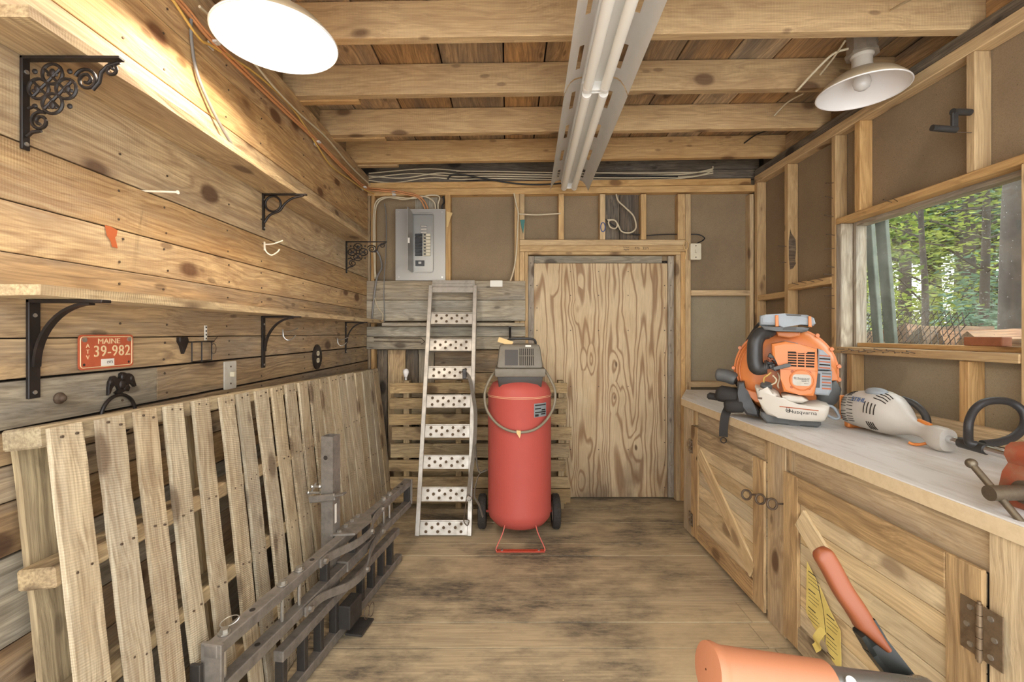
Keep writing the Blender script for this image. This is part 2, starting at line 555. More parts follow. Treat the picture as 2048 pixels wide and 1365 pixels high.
m_black = plain('black_iron', srgb(38, 33, 30), 0.45, 0.3, 0.5, 40, 0.2, srgb(62, 44, 32))
m_steel = plain('dark_steel', srgb(132, 124, 114), 0.5, 0.3, 0.6, 22, 0.1, srgb(76, 68, 60))
m_steel_dark = plain('black_steel', srgb(62, 58, 54), 0.45, 0.3, 0.4, 25, 0, srgb(40, 34, 30))
m_zinc = plain('zinc', srgb(196, 192, 184), 0.35, 0.9, 0.4, 60, 0, srgb(130, 124, 114))
m_alu = plain('scuffed_aluminium', srgb(186, 178, 166), 0.42, 0.5, 0.5, 18, 0.1, srgb(138, 128, 112))
m_hole = plain('dark_hole', srgb(46, 38, 30), 0.9)
m_rust_hole = plain('hole_brown', srgb(92, 74, 54), 0.9)
m_rust = plain('rusty_iron', srgb(104, 88, 72), 0.6, 0.5, 0.7, 45, 0.2, srgb(70, 48, 32))
m_hinge = plain('hinge_steel', srgb(136, 116, 92), 0.5, 0.6, 0.6, 40, 0.1, srgb(88, 66, 44))
m_white_enamel = plain('white_enamel', srgb(238, 232, 226), 0.3)
m_shade_out = plain('shade_outside', srgb(190, 170, 138), 0.4, 0, 0.4, 10)
m_porcelain = plain('porcelain', srgb(206, 196, 180), 0.35)
m_boxsteel = plain('box_steel', srgb(172, 160, 142), 0.45, 0.4, 0.4, 30)
m_fixture = plain('fixture_white', srgb(238, 234, 226), 0.4, 0, 0.12, 8, 0, srgb(196, 186, 168))
m_tube = plain('fluorescent_glass', srgb(242, 236, 224), 0.25)
m_panel = plain('panel_grey', srgb(164, 160, 152), 0.4, 0.2)
m_panel_in = plain('panel_inner', srgb(150, 148, 142), 0.35, 0.4)
m_breaker = plain('breaker_black', srgb(34, 34, 36), 0.4)
m_cable = plain('cable_beige', srgb(206, 190, 158), 0.5)
m_cable_orange = plain('cable_orange', srgb(204, 142, 92), 0.5)
m_cable_yellow = plain('cable_yellow', srgb(206, 166, 88), 0.5)
m_cable_grey = plain('cable_grey', srgb(122, 118, 112), 0.5)
m_cable_black = plain('cable_black', srgb(30, 28, 27), 0.45)
m_clip = plain('clip_white', srgb(206, 200, 190), 0.5)
m_ivory = plain('ivory_plastic', srgb(216, 204, 176), 0.45, 0, 0.2, 20)
m_white_plate = plain('aged_white_plate', srgb(196, 190, 176), 0.5, 0, 0.35, 30, 0, srgb(160, 144, 116))
m_outlet_plate = plain('dark_oval_plate', srgb(40, 32, 28), 0.4, 0, 0.4, 40)
m_plate_orange = plain('plate_orange', srgb(188, 92, 60), 0.5, 0.1, 0.35, 30, 0, srgb(156, 70, 44))
m_plate_cream = plain('plate_cream', srgb(224, 196, 150), 0.55)
m_sticker = plain('sticker_white', srgb(226, 220, 206), 0.5)
m_ink = plain('ink', srgb(40, 34, 30), 0.7)
m_red = plain('tank_red', srgb(184, 84, 74), 0.5, 0.0, 0.18, 3, 0, srgb(176, 72, 60), spec=0.35)
m_red_foot = plain('foot_red', srgb(196, 78, 56), 0.5, 0, 0.3, 40)
m_shroud = plain('shroud_grey', srgb(122, 114, 100), 0.6, 0, 0.3, 25, 0, srgb(98, 88, 74))
m_shroud_dark = plain('shroud_dark', srgb(66, 60, 54), 0.5)
m_hose = plain('hose_grey', srgb(132, 122, 102), 0.55)
m_rubber = plain('rubber', srgb(52, 46, 40), 0.8, 0, 0.4, 60)
m_manila = plain('manila_tag', srgb(222, 188, 130), 0.7)
m_label_blue = plain('label_grey_blue', srgb(182, 190, 190), 0.45)
m_orange = plain('blower_orange', srgb(216, 128, 68), 0.42)
m_orange_dark = plain('blower_orange_dark', srgb(170, 86, 42), 0.5)
m_plast_black = plain('black_plastic', srgb(50, 48, 46), 0.42, 0, 0.25, 20, 0, srgb(84, 80, 74))
m_plast_grey = plain('dark_grey_plastic', srgb(92, 92, 90), 0.5, 0, 0.3, 20)
m_plast_light = plain('light_grey_plastic', srgb(146, 152, 156), 0.45, 0, 0.3, 15, 0, srgb(116, 116, 112))
m_tank = plain('white_fuel_tank', srgb(204, 196, 182), 0.4, 0, 0.2, 9, 0, srgb(188, 176, 156))
m_web = plain('black_webbing', srgb(44, 40, 36), 0.8)
m_trim_white = plain('trimmer_white', srgb(196, 190, 180), 0.42, 0, 0.2, 12, 0, srgb(176, 166, 150))
m_blue_ink = plain('blue_ink', srgb(66, 96, 140), 0.5)
m_trim_orange = plain('trimmer_orange', srgb(216, 130, 60), 0.5)
m_handle_black = plain('foam_handle', srgb(52, 50, 50), 0.45)
m_chrome = plain('bright_shaft', srgb(214, 214, 214), 0.2, 0.95)
m_vise = plain('vise_red', srgb(146, 72, 46), 0.6, 0.1, 0.8, 26, 0.15, srgb(142, 112, 84))
m_vise_steel = plain('vise_steel', srgb(118, 106, 88), 0.45, 0.7, 0.5, 40)
m_grip = plain('orange_grip', srgb(168, 108, 74), 0.6, 0, 0.2, 6, 0, srgb(150, 90, 58))
m_grip_red = plain('lever_grip', srgb(122, 62, 30), 0.5)
m_lever = plain('black_lever', srgb(40, 40, 36), 0.35, 0.5, 0.3, 12)
m_handlebar = plain('handlebar_steel', srgb(150, 150, 146), 0.3, 0.85, 0.3, 20)
m_strap = plain('ratchet_webbing', srgb(112, 102, 88), 0.75, 0, 0.3, 60)
m_teal = plain('teal_plastic', srgb(62, 118, 108), 0.5)
m_bluewire = plain('blue_wire', srgb(58, 84, 150), 0.5)
m_hookwhite = plain('white_hook', srgb(226, 214, 190), 0.4)
m_paint = plain('red_paint', srgb(178, 92, 48), 0.6)
m_twig = plain('kindling_dark', srgb(88, 66, 46), 0.85)

def make_paper():
    N = NT('yellow_leaflet')
    tc = N.n('ShaderNodeTexCoord').outputs['Object']
    n = N.noise(tc, 14.0, 4.0)
    return N.bsdf(N.mix(N.maprange(n, 0.3, 0.7), srgb(234, 212, 122), srgb(214, 190, 104)), 0.8)
m_paper = make_paper()

def make_emit(name, col, strength):
    N = NT(name)
    e = N.n('ShaderNodeEmission', {'Color': col, 'Strength': strength})
    N.t.links.new(e.outputs[0], N.out.inputs[0])
    return N.m
m_bulb_on = make_emit('bulb_lit', (1.0, 0.9, 0.76, 1), LAMP_STRENGTH)
m_bulb_off = plain('bulb_frosted', srgb(214, 208, 200), 0.2)

def make_glass():
    N = NT('dusty_pane')
    tr = N.n('ShaderNodeBsdfTransparent', {'Color': (0.95, 0.98, 0.96, 1)})
    gl = N.n('ShaderNodeBsdfGlossy', {'Color': (1, 1, 1, 1), 'Roughness': 0.03})
    df = N.n('ShaderNodeBsdfDiffuse', {'Color': (0.75, 0.78, 0.75, 1)})
    tc = N.n('ShaderNodeTexCoord').outputs['Object']
    d1 = N.maprange(N.noise(tc, 6.0, 5.0, 0.6), 0.45, 0.75, 0.02, 0.16)
    vo = N.n('ShaderNodeTexVoronoi', {'Vector': tc, 'Scale': 75.0})
    sp = N.math('MULTIPLY', N.maprange(vo.outputs['Distance'], 0.16, 0.10), N.math('GREATER_THAN', N.n('ShaderNodeSeparateColor', {0: vo.outputs['Color']}).outputs[0], 0.86))
    dust = N.math('MAXIMUM', d1, N.math('MULTIPLY', sp, 0.6))
    a = N.n('ShaderNodeMixShader', {0: 0.04, 1: tr.outputs[0], 2: gl.outputs[0]})
    b = N.n('ShaderNodeMixShader', {0: dust, 1: a.outputs[0], 2: df.outputs[0]})
    N.t.links.new(b.outputs[0], N.out.inputs[0])
    return N.m
m_glass = make_glass()

def make_leaf(name, a, b):
    N = NT(name)
    gp = N.n('ShaderNodeNewGeometry').outputs['Position']
    n = N.noise(gp, 9.0, 2.0)
    c = N.mix(N.maprange(n, 0.35, 0.65), a, b)
    d = N.n('ShaderNodeBsdfDiffuse', {'Color': c})
    t = N.n('ShaderNodeBsdfTranslucent', {'Color': c})
    g = N.n('ShaderNodeBsdfGlossy', {'Color': (1, 1, 1, 1), 'Roughness': 0.35})
    m1 = N.n('ShaderNodeMixShader', {0: 0.45, 1: d.outputs[0], 2: t.outputs[0]})
    m2 = N.n('ShaderNodeMixShader', {0: 0.06, 1: m1.outputs[0], 2: g.outputs[0]})
    N.t.links.new(m2.outputs[0], N.out.inputs[0])
    return N.m
m_leaf = [make_leaf('leaf_green', srgb(78, 98, 44), srgb(122, 138, 62)), make_leaf('leaf_lit_yellow', srgb(120, 130, 56), srgb(168, 176, 88)), make_leaf('leaf_reflect_blue', srgb(80, 108, 92), srgb(122, 148, 122))]  # yellow paints in the lit leaves, blue their cyan reflections
m_bark = plain('bark', srgb(62, 52, 46), 0.95, 0, 0.7, 30, 0.6, srgb(40, 34, 30))
m_bark_grey = plain('grey_bark', srgb(128, 134, 124), 0.95, 0, 0.6, 16, 0.4, srgb(80, 86, 78))
m_soil = plain('forest_floor', srgb(96, 92, 56), 0.95, 0, 0.8, 4, 0.3, srgb(64, 52, 36))
m_log = wood('split_log', srgb(186, 140, 98), srgb(146, 92, 62), srgb(86, 48, 34), ring=0.3, fine=0.6, knots=0.4, var=0.35)
m_wire = plain('rusty_mesh_wire', srgb(50, 40, 38), 0.6, 0.4)
m_wood_red = plain('reddish_wood', srgb(150, 92, 60), 0.7, 0, 0.4, 20)

# ================================================================== THE SETTING
XL, YB, XR = -0.985, 3.2, 1.734          # left wall face, back stud faces, right stud faces
SD = 0.064                               # stud depth
def ceil_z(x):                           # underside of the joists, rising a little to the right
    return 2.301 + 0.015 * x
TILT = Matrix.Rotation(-math.atan(0.015), 4, 'Y')

# ---- floor
floor = thing('floor', 'dirty brown plank floor with dark scuff stains', 'floor', kind='structure')
seams = [3.30, 3.06, 2.84, 2.555, 2.415, 2.2, 2.011, 1.858, 1.707, 1.53, 1.36, 1.18, 1.0, 0.8, 0.55, 0.3, 0.0, -0.3]
for i, (a, b) in enumerate(zip(seams, seams[1:])):
    ends = [XL - 0.03, 1.80]
    if i in (6, 7, 8):
        ends = [XL - 0.03, 1.0 if i != 7 else 0.98, 1.80]
    elif i in (1, 10, 13):
        ends = [XL - 0.03, random.uniform(-0.2, 0.6), 1.80]
    for p, q in zip(ends, ends[1:]):
        z = random.uniform(-0.003, 0.0)
        board('plank', p + 0.001, q - 0.001, b + 0.003, a - 0.003, z - 0.02, z, m_floor, floor, 'x', 0.0004)
bm = box_between(bm_new(), -1.05, 1.90, -0.32, 3.40, -0.07, -0.024)
obj('subfloor', bm, m_hole, floor)

# ---- ceiling: joists, roof boards
ceiling = thing('ceiling', 'open timber ceiling of joists under rough roof boards', 'ceiling', kind='structure')
JY = [0.906, 1.308, 1.714, 2.116, 2.533, 2.948]
for y in JY:
    board('joist', -1.05, 1.822, y, y + 0.043, ceil_z(0.386), ceil_z(0.386) + 0.14, m_joist, ceiling, 'x', 0.003, TILT)
for y, xe in ((2.116, -0.708), (2.533, -0.695), (2.948, -0.723)):
    zc = ceil_z((xe - 1.05) / 2)
    board('sister_joist', -1.05, xe, y + 0.045, y + 0.085, zc - 0.006, zc + 0.132, m_joist, ceiling, 'x', 0.003, TILT)
sx = [-1.12, -0.85, -0.593, -0.306, -0.018, 0.172, 0.37, 0.6, 0.79, 1.03, 1.24, 1.5, 1.7, 1.94]
for a, b in zip(sx, sx[1:]):
    zc = ceil_z((a + b) / 2) + 0.143
    board('roof_board', a + 0.003, b - 0.004, -0.35, 3.36, zc, zc + 0.02, m_deck, ceiling, 'y', 0.002, TILT)
bm = bm_new()
add_box(bm, (0.4, 1.52, ceil_z(0.4) + 0.19), (3.5, 3.8, 0.03), TILT.to_3x3())
obj('light_block_sheet', bm, m_hole, ceiling)  # unseen slab added above the roof boards to block light gaps
for y in [1.714, 2.116, 2.533, 2.948]:
    z0 = ceil_z(-1.0)
    board('blocking', -1.075, -1.045, y - 0.36, y + 0.0, z0 - 0.01, z0 + 0.135, m_deck, ceiling, 'y')
    z0 = ceil_z(1.8)
    board('blocking', 1.80, 1.83, y - 0.36, y - 0.001, z0, z0 + 0.135, m_deck, ceiling, 'y')
for y0, y1 in ((2.995, 3.2),):
    board('blocking', -1.075, -1.045, y0, y1, ceil_z(-1) - 0.01, ceil_z(-1) + 0.13, m_beam, ceiling, 'y')
    board('blocking', 1.80, 1.83, y0, y1, ceil_z(1.8), ceil_z(1.8) + 0.13, m_beam, ceiling, 'y')

# ---- left wall
wall_left = thing('wall_left', 'left wall of wide horizontal pine boards with dark seams', 'wall', kind='structure')
zs = [(2.076, 2.292, m_wall), (1.903, 2.073, m_wall), (1.569, 1.900, m_wall), (1.444, 1.565, m_wall), (1.341, 1.441, m_wall),
      (1.171, 1.339, m_wall_low), (1.089, 1.1685, m_wall_low), (0.99, 1.0835, m_wall_low), (0.92, 0.983, m_wall_low),
      (0.848, 0.917, m_wall_low), (0.742, 0.845, m_wall_low), (0.564, 0.737, m_grey), (0.453, 0.561, m_wall_low),
      (0.3, 0.45, m_wall_low), (0.15, 0.297, m_grey), (0.0, 0.147, m_wall_low)]
for k, (a, b, mt) in enumerate(zs):
    ends = [-0.3, 3.26]
    if k == 7:
        ends = [-0.3, 1.279, 3.26]
    elif k in (9, 12):
        ends = [-0.3, 1.9, 3.26]
    for j, (p, q) in enumerate(zip(ends, ends[1:])):
        d = random.uniform(-0.0015, 0.0015)
        board('wall_board', XL - 0.022 + d, XL + d, p + 0.0005, q - 0.0005, a, b, m_grey if (k == 7 and j == 0) else mt, wall_left, 'y', 0.0015)
bm = box_between(bm_new(), XL - 0.09, XL - 0.026, -0.3, 3.33, -0.05, 2.27)
box_between(bm, XL - 0.13, XL - 0.092, -0.3, 3.33, -0.05, 2.5)
obj('backing', bm, m_hole, wall_left)
# patch of red paint on the wide board
bm = bm_new()
o2 = [(-0.5, 0.5), (-0.06, 0.52), (0.5, 0.42), (0.42, 0.12), (0.30, 0.02), (0.40, -0.2), (0.52, -0.5), (0.06, -0.48), (-0.05, -0.2), (-0.34, 0.02)]
add_prism(bm, [(x * 0.036, y * 0.05) for x, y in o2], 0.0, 0.0006, axes((XL + 0.0016, 1.129, 1.419), (0, 1, 0), (0, 0, 1), (1, 0, 0)))
obj('paint_patch', bm, m_paint, wall_left)
# nail heads, told apart only up close
bm = bm_new()
for a, b, mt in zs[:9]:
    for y in (0.75, 1.16, 1.31, 1.6, 1.82, 2.2, 2.62, 2.95):
        for f in (0.2, 0.8):
            yy = y + random.uniform(-0.01, 0.01)
            add_cyl(bm, (XL - 0.001, yy, a + (b - a) * f), (XL + 0.0022, yy, a + (b - a) * f), 0.0032, None, 7)
o = obj('nail_heads', bm, m_rust, wall_left)
o['kind'] = 'stuff'

# ---- back wall
wall_back = thing('wall_back', 'back wall of bare studs over brown fibreboard beside a plywood door', 'wall', kind='structure')
YS = YB + SD
def wb_panel(x0, x1, z0, z1, mt, y=YS):
    bm = box_between(bm_new(), x0, x1, y, y + 0.012, z0, z1)
    return obj('sheathing_panel', bm, mt, wall_back)
wb_panel(-1.0, -0.42, 1.03, 2.3, m_sheath)
wb_panel(-0.42, 0.066, 1.03, 2.3, m_sheath)
wb_panel(0.066, 0.67, 1.70, 2.3, m_sheath)
wb_panel(0.94, 1.25, 1.70, 2.3, m_sheath)
wb_panel(1.25, 1.80, 1.464, 2.3, m_sheath)
wb_panel(1.25, 1.80, 0.0, 1.462, m_sheath_grey)
def stud(x0, x1, z0, z1, mt=m_stud):
    return board('stud', x0, x1, YB, YB + SD - 0.001, z0, z1, mt, wall_back, 'z', 0.003)
ZP = 2.161
stud(-0.984, -0.965, 0.0, ZP, m_wall_low); stud(-0.96, -0.936, 0.0, ZP)
stud(-0.439, -0.40, 1.05, ZP)
stud(0.049, 0.084, 0.0, ZP); stud(0.0855, 0.12, 1.84, ZP); stud(0.0855, 0.12, 0.0, 1.7535)
stud(0.359, 0.397, 1.84, ZP); stud(0.65, 0.688, 1.84, ZP); stud(0.939, 0.977, 1.84, ZP)
stud(1.199, 1.2505, 1.84, ZP); stud(1.252, 1.29, 0.0, ZP)
stud(1.705, 1.733, 0.0, ZP)
for a, b in ((0.69, 0.80), (0.804, 0.938)):
    board('bay_plank', a, b, YS - 0.012, YS + 0.008, 1.7, 2.3, m_beam, wall_back, 'z')
board('bay_plank', -0.66, -0.50, YS - 0.012, YS - 0.001, 1.9, 2.2, m_grey, wall_back, 'z')
board('header', 0.0855, 1.2505, YB, YB + SD, 1.800, 1.8385, m_stud, wall_back, 'x', 0.003)
header = board('header', 0.0855, 1.2505, YB - 0.002, YB + SD, 1.754, 1.799, m_stud, wall_back, 'x', 0.003)
tiltp = Matrix.Rotation(-math.atan(0.012), 4, 'Y')
board('top_plate', -0.985, 1.75, YB - 0.001, YB + SD, ZP + 0.002, ZP + 0.048, m_stud, wall_back, 'x', 0.003, tiltp)
board('top_plate', -0.985, 1.715, YB + 0.004, YB + SD, ZP + 0.051, ZP + 0.096, m_stud, wall_back, 'x', 0.003, tiltp)
board('back_beam', -1.04, 1.80, YB + 0.035, YB + 0.11, ZP + 0.10, ZP + 0.17, m_beam, wall_back, 'x', 0.004, tiltp)
board('back_beam', -1.04, 1.80, YB + 0.05, YB + 0.11, ZP + 0.174, ZP + 0.27, m_beam, wall_back, 'x', 0.004, tiltp)
board('nogging', 1.2905, 1.7045, YB - 0.002, YB + SD - 0.002, 1.445, 1.484, m_stud, wall_back, 'x', 0.003)
board('bottom_plate', 1.26, 1.70, YB, YB + SD, 0.80, 0.84, m_stud, wall_back, 'x', 0.003)
# cladding boards left of the door
for a, b in ((1.412, 1.546), (1.266, 1.4095), (1.157, 1.226), (1.068, 1.1545)):
    board('cladding_board', -0.984, 0.125, YB - 0.022, YB - 0.001, a, b, m_grey, wall_back, 'x', 0.002)
for a, b, mt in ((0.90, 1.062, m_wall_low), (0.74, 0.895, m_wall), (0.55, 0.735, m_wall_low), (0.36, 0.545, m_wall), (0.18, 0.355, m_wall_low), (0.0, 0.175, m_wall)):
    board('cladding_board', -0.52, 0.048, YS - 0.012, YS + 0.01, a, b, mt, wall_back, 'x', 0.002)
for a, b, mt in ((-0.93, -0.86, m_beam), (-0.855, -0.73, m_wall), (-0.725, -0.64, m_beam), (-0.635, -0.525, m_grey)):
    board('cladding_board', a, b, YS - 0.012, YS + 0.01, 0.0, 1.062, mt, wall_back, 'z', 0.002)
bm = box_between(bm_new(), -1.08, 1.90, YS + 0.014, YS + 0.06, -0.05, 2.5)
obj('outer_boarding', bm, m_hole, wall_back)
text('pencil_note', 'Lower\nApple', 0.017, m_ink, wall_back, axes((0.835, YB - 0.0024, 1.777), (1, 0, 0), (0, 0, 1), (0, -1, 0)), 0.0002)
text('pencil_note', '775   3271', 0.024, m_ink, wall_back, axes((0.945, YB - 0.0024, 1.776), (1, 0, 0), (0, 0, 1), (0, -1, 0)), 0.0002)

# ---- door: plywood sheet in a rough frame
door = thing('door_1', 'plywood door sheet with wavy brown grain in a grey board frame', 'door', kind='structure')
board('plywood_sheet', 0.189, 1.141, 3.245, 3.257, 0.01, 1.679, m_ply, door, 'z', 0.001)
board('frame_board', 0.147, 0.1875, 3.24, 3.262, 0.01, 1.73, m_stud_grey, door, 'z')
board('frame_board', 1.1435, 1.184, 3.238, 3.262, 0.01, 1.73, m_stud_grey, door, 'z')
board('frame_board', 0.19, 1.10, 3.24, 3.262, 1.681, 1.731, m_grey, door, 'x')
board('jamb', 0.1215, 0.1445, YB + 0.001, 3.275, 0.0, 1.752, m_stud, door, 'z')
board('jamb', 1.187, 1.2185, YB + 0.003, 3.275, 0.0, 1.7315, m_stud, door, 'z')
board('jamb', 1.2195, 1.2505, YB, 3.262, 0.0, 1.752, m_stud, door, 'z')
board('jamb', 0.1455, 1.2185, YB + 0.001, 3.275, 1.733, 1.753, m_stud, door, 'x')
bm = bm_new()
for z in [0.08 + 0.16 * k for k in range(11)]:
    for x in (0.166, 0.21, 1.12, 1.163):
        add_cyl(bm, (x, 3.238 if x in (0.166, 1.163) else 3.2435, z), (x, 3.25, z), 0.004, None, 7)
for x in (0.45, 0.65, 0.86):
    for z in (0.35, 0.8, 1.2, 1.45, 1.62):
        add_cyl(bm, (x, 3.2435, z), (x, 3.25, z), 0.004, None, 7)
o = obj('nail_heads', bm, m_rust, door)
o['kind'] = 'stuff'

# ---- right wall
wall_right = thing('wall_right', 'right wall of bare studs over brown fibreboard around the window', 'wall', kind='structure')
XS = XR + SD
def wr_panel(y0, y1, z0, z1, mt=m_sheath):
    bm = box_between(bm_new(), XS, XS + 0.012, y0, y1, z0, z1)
    return obj('sheathing_panel', bm, mt, wall_right)
wr_panel(2.37, 3.28, 0.0, 2.3)
wr_panel(1.50, 2.369, 1.756, 2.3)
wr_panel(1.50, 2.369, 0.0, 1.108, m_sheath_grey)
wr_panel(-0.3, 1.499, 0.0, 2.3)
def rstud(y0, y1, z0, z1, mt=m_stud):
    return board('stud', XR, XR + SD - 0.001, y0, y1, z0, z1, mt, wall_right, 'z', 0.003)
ZR = 2.23
rstud(3.158, 3.198, 0.0, ZR)
rstud(2.813, 2.851, 0.0, ZR)
rstud(2.405, 2.437, 0.0, ZR)
rstud(2.366, 2.403, 0.0, 1.752, m_stud_grey)
rstud(2.238, 2.276, 1.785, ZR)
rstud(1.688, 1.722, 1.785, ZR)
rstud(2.29, 2.328, 0.79, 1.074, m_stud); rstud(1.711, 1.749, 0.79, 1.074)
rstud(1.50, 1.538, 0.0, 1.752); rstud(1.29, 1.328, 0.0, ZR); rstud(0.88, 0.918, 0.0, ZR)
bm = bm_new()
add_prism(bm, [(0.014, 0.13), (0.02, 0.10), (0.046, 0.06), (0.05, 0.0), (0.044, -0.06), (0.048, -0.09), (0.03, -0.12), (0.012, -0.125), (0.004, -0.05), (0.004, 0.05)], 0.0, 0.0005, axes((XR, 2.8128, 1.70), (1, 0, 0), (0, 0, 1), (0, -1, 0)))
obj('stain_patch', bm, m_beam, wall_right)
board('top_plate', XR - 0.001, XS, -0.3, 3.198, ZR + 0.001, ZR + 0.05, m_stud, wall_right, 'y', 0.003)
board('top_plate', XR + 0.004, XS + 0.02, -0.3, 3.198, ZR + 0.052, ZR + 0.098, m_beam, wall_right, 'y', 0.003)
board('window_header', XR - 0.002, XS, 1.50, 2.404, 1.753, 1.784, m_stud, wall_right, 'y', 0.003)
board('window_sill', XR - 0.004, XS + 0.002, 1.539, 2.404, 1.076, 1.1095, m_stud, wall_right, 'y', 0.003)
board('nogging', XR - 0.001, XS - 0.003, 2.4375, 2.8125, 1.446, 1.484, m_stud, wall_right, 'y', 0.003)
board('nogging', XR + 0.001, XS - 0.003, 2.8515, 3.1575, 1.405, 1.443, m_stud, wall_right, 'y', 0.003)
board('splashboard', 1.70, XR - 0.002, 1.0, 2.30, 0.787, 0.842, m_cab_grey, wall_right, 'y', 0.002)
bm = bm_new()
add_cyl(bm, (XS - 0.003, 1.765, 1.012), (XS + 0.002, 1.765, 1.012), 0.013, None, 20)
obj('wood_plug', bm, m_manila, wall_right)
# nails driven into the sill, header and studs, heads standing proud
def nail(x, y, z, d, L=0.04, r=0.0016):
    bm = bm_new()
    d = Vector(d).normalized()
    p = Vector((x, y, z))
    add_cyl(bm, p, p + d * L, r, None, 6)
    add_cyl(bm, p + d * L, p + d * (L + 0.0015), r * 2.2, None, 8)
    return obj('nail', bm, m_rust, wall_right)
for k in range(13):
    nail(XR - 0.003, 2.34 - 0.034 * k + random.uniform(-0.008, 0.008), 1.097 + random.uniform(-0.006, 0.004), (-1, random.uniform(-0.5, 0.2), random.uniform(-0.2, 0.3)), 0.035)
for z in (1.98, 1.9, 1.8, 1.7, 1.63, 1.53, 1.49, 1.42, 1.38, 1.31):
    nail(XR, 2.42 + random.uniform(-0.008, 0.008), z, (-1, random.uniform(-0.2, 0.6), random.uniform(-0.1, 0.3)), 0.045)
for y in (2.5, 2.57, 2.64, 2.71):
    nail(XR - 0.001, y, 1.47, (-1, 0.1, 0.25), 0.035)
for z in (1.72, 1.62):
    nail(XR, 2.83, z, (-1, 0.4, 0.2), 0.045)
nail(XR, 1.70, 1.93, (-1, 0.4, 0.2), 0.05)
nail(XR - 0.002, 2.05, 1.77, (-1, 0, 0.3), 0.04); nail(XR - 0.002, 2.02, 1.765, (-1, -0.4, 0.3), 0.035)

# ---- window
window = thing('window_1', 'wide dusty window looking out on trees and firewood', 'window', kind='structure')
XF0, XF1 = XS - 0.001, 1.852
board('window_frame', XF0, XF1, 2.345, 2.3655, 1.11, 1.755, m_stud_grey, window, 'z')
board('window_frame', XF0, XF1, 1.552, 1.588, 1.11, 1.755, m_stud_grey, window, 'z')
board('window_frame', XF0, XF1, 1.589, 2.344, 1.733, 1.7545, m_stud_grey, window, 'y')
board('window_stool', XF0 + 0.004, XF1, 1.589, 2.344, 1.1105, 1.131, m_stud, window, 'y')
bm = box_between(bm_new(), XF1 - 0.006, XF1 - 0.003, 1.588, 2.345, 1.13, 1.7335)
obj('pane', bm, m_glass, window)

bm = bm_new()
for y0, y1, z0, z1 in ((2.37, 3.34, -0.05, 2.5), (-0.3, 1.55, -0.05, 2.5), (1.55, 2.37, -0.05, 1.108), (1.55, 2.37, 1.757, 2.5)):
    box_between(bm, XS + 0.013, XS + 0.05, y0, y1, z0, z1)
obj('outer_boarding', bm, m_hole, wall_right)

# ================================================================== LEFT WALL THINGS
def on_left(y, z, lift=0.0):
    """frame on the left wall: x = into the shed, y = up, z = out of the wall"""
    return axes((XL + 0.0016 + lift, y, z), (0, 1, 0), (0, 0, 1), (1, 0, 0))

# ---- shelves
t = board('shelf', XL + 0.002, -0.847, 0.806, 2.76, 1.741, 1.763, m_shelf, None, 'y', rough=0.0022)
tag(t, 'rough sawn pine shelf board, the higher one on the left wall', 'shelf')
t = board('shelf', XL + 0.002, -0.86, 0.84, 3.172, 1.25, 1.271, m_shelf, None, 'y', rough=0.0022)
tag(t, 'rough sawn pine shelf board on curved brackets above the orange licence plate', 'shelf')
t = board('shelf', -0.86 + 0.002, 0.118, 3.105, 3.176, 1.228, 1.252, m_grey, None, 'x', 0.002)
tag(t, 'narrow grey ledge shelf on the back wall behind the ladder ramp', 'shelf')

# ---- shelf brackets (plane: u out from the wall, v down)
def spiral(c, r0, r1, a0, turns, n=26):
    return [(c[0] + (r0 + (r1 - r0) * k / n) * math.cos(a0 + turns * 2 * math.pi * k / n), c[1] + (r0 + (r1 - r0) * k / n) * math.sin(a0 + turns * 2 * math.pi * k / n)) for k in range(n + 1)]

def bracket_base(t, y, z, arm, drop, w=0.016, th=0.006):
    """strap on the wall and arm under the shelf"""
    bm = bm_new()
    box_between(bm, XL + 0.002, XL + 0.002 + th, y - w / 2, y + w / 2, z - drop, z, 0.001)
    part('wall_strap', bm, m_black, t)
    bm = bm_new()
    box_between(bm, XL + 0.002, XL + 0.002 + arm, y - w / 2, y + w / 2, z - th, z - 0.0005, 0.001)
    part('arm', bm, m_black, t)
    for f in (0.16, 0.94):
        bm = bm_new()
        add_cyl(bm, (XL + 0.008, y, z - drop * f), (XL + 0.0105, y, z - drop * f), 0.0042, None, 10)
        part('screw', bm, m_zinc, t)

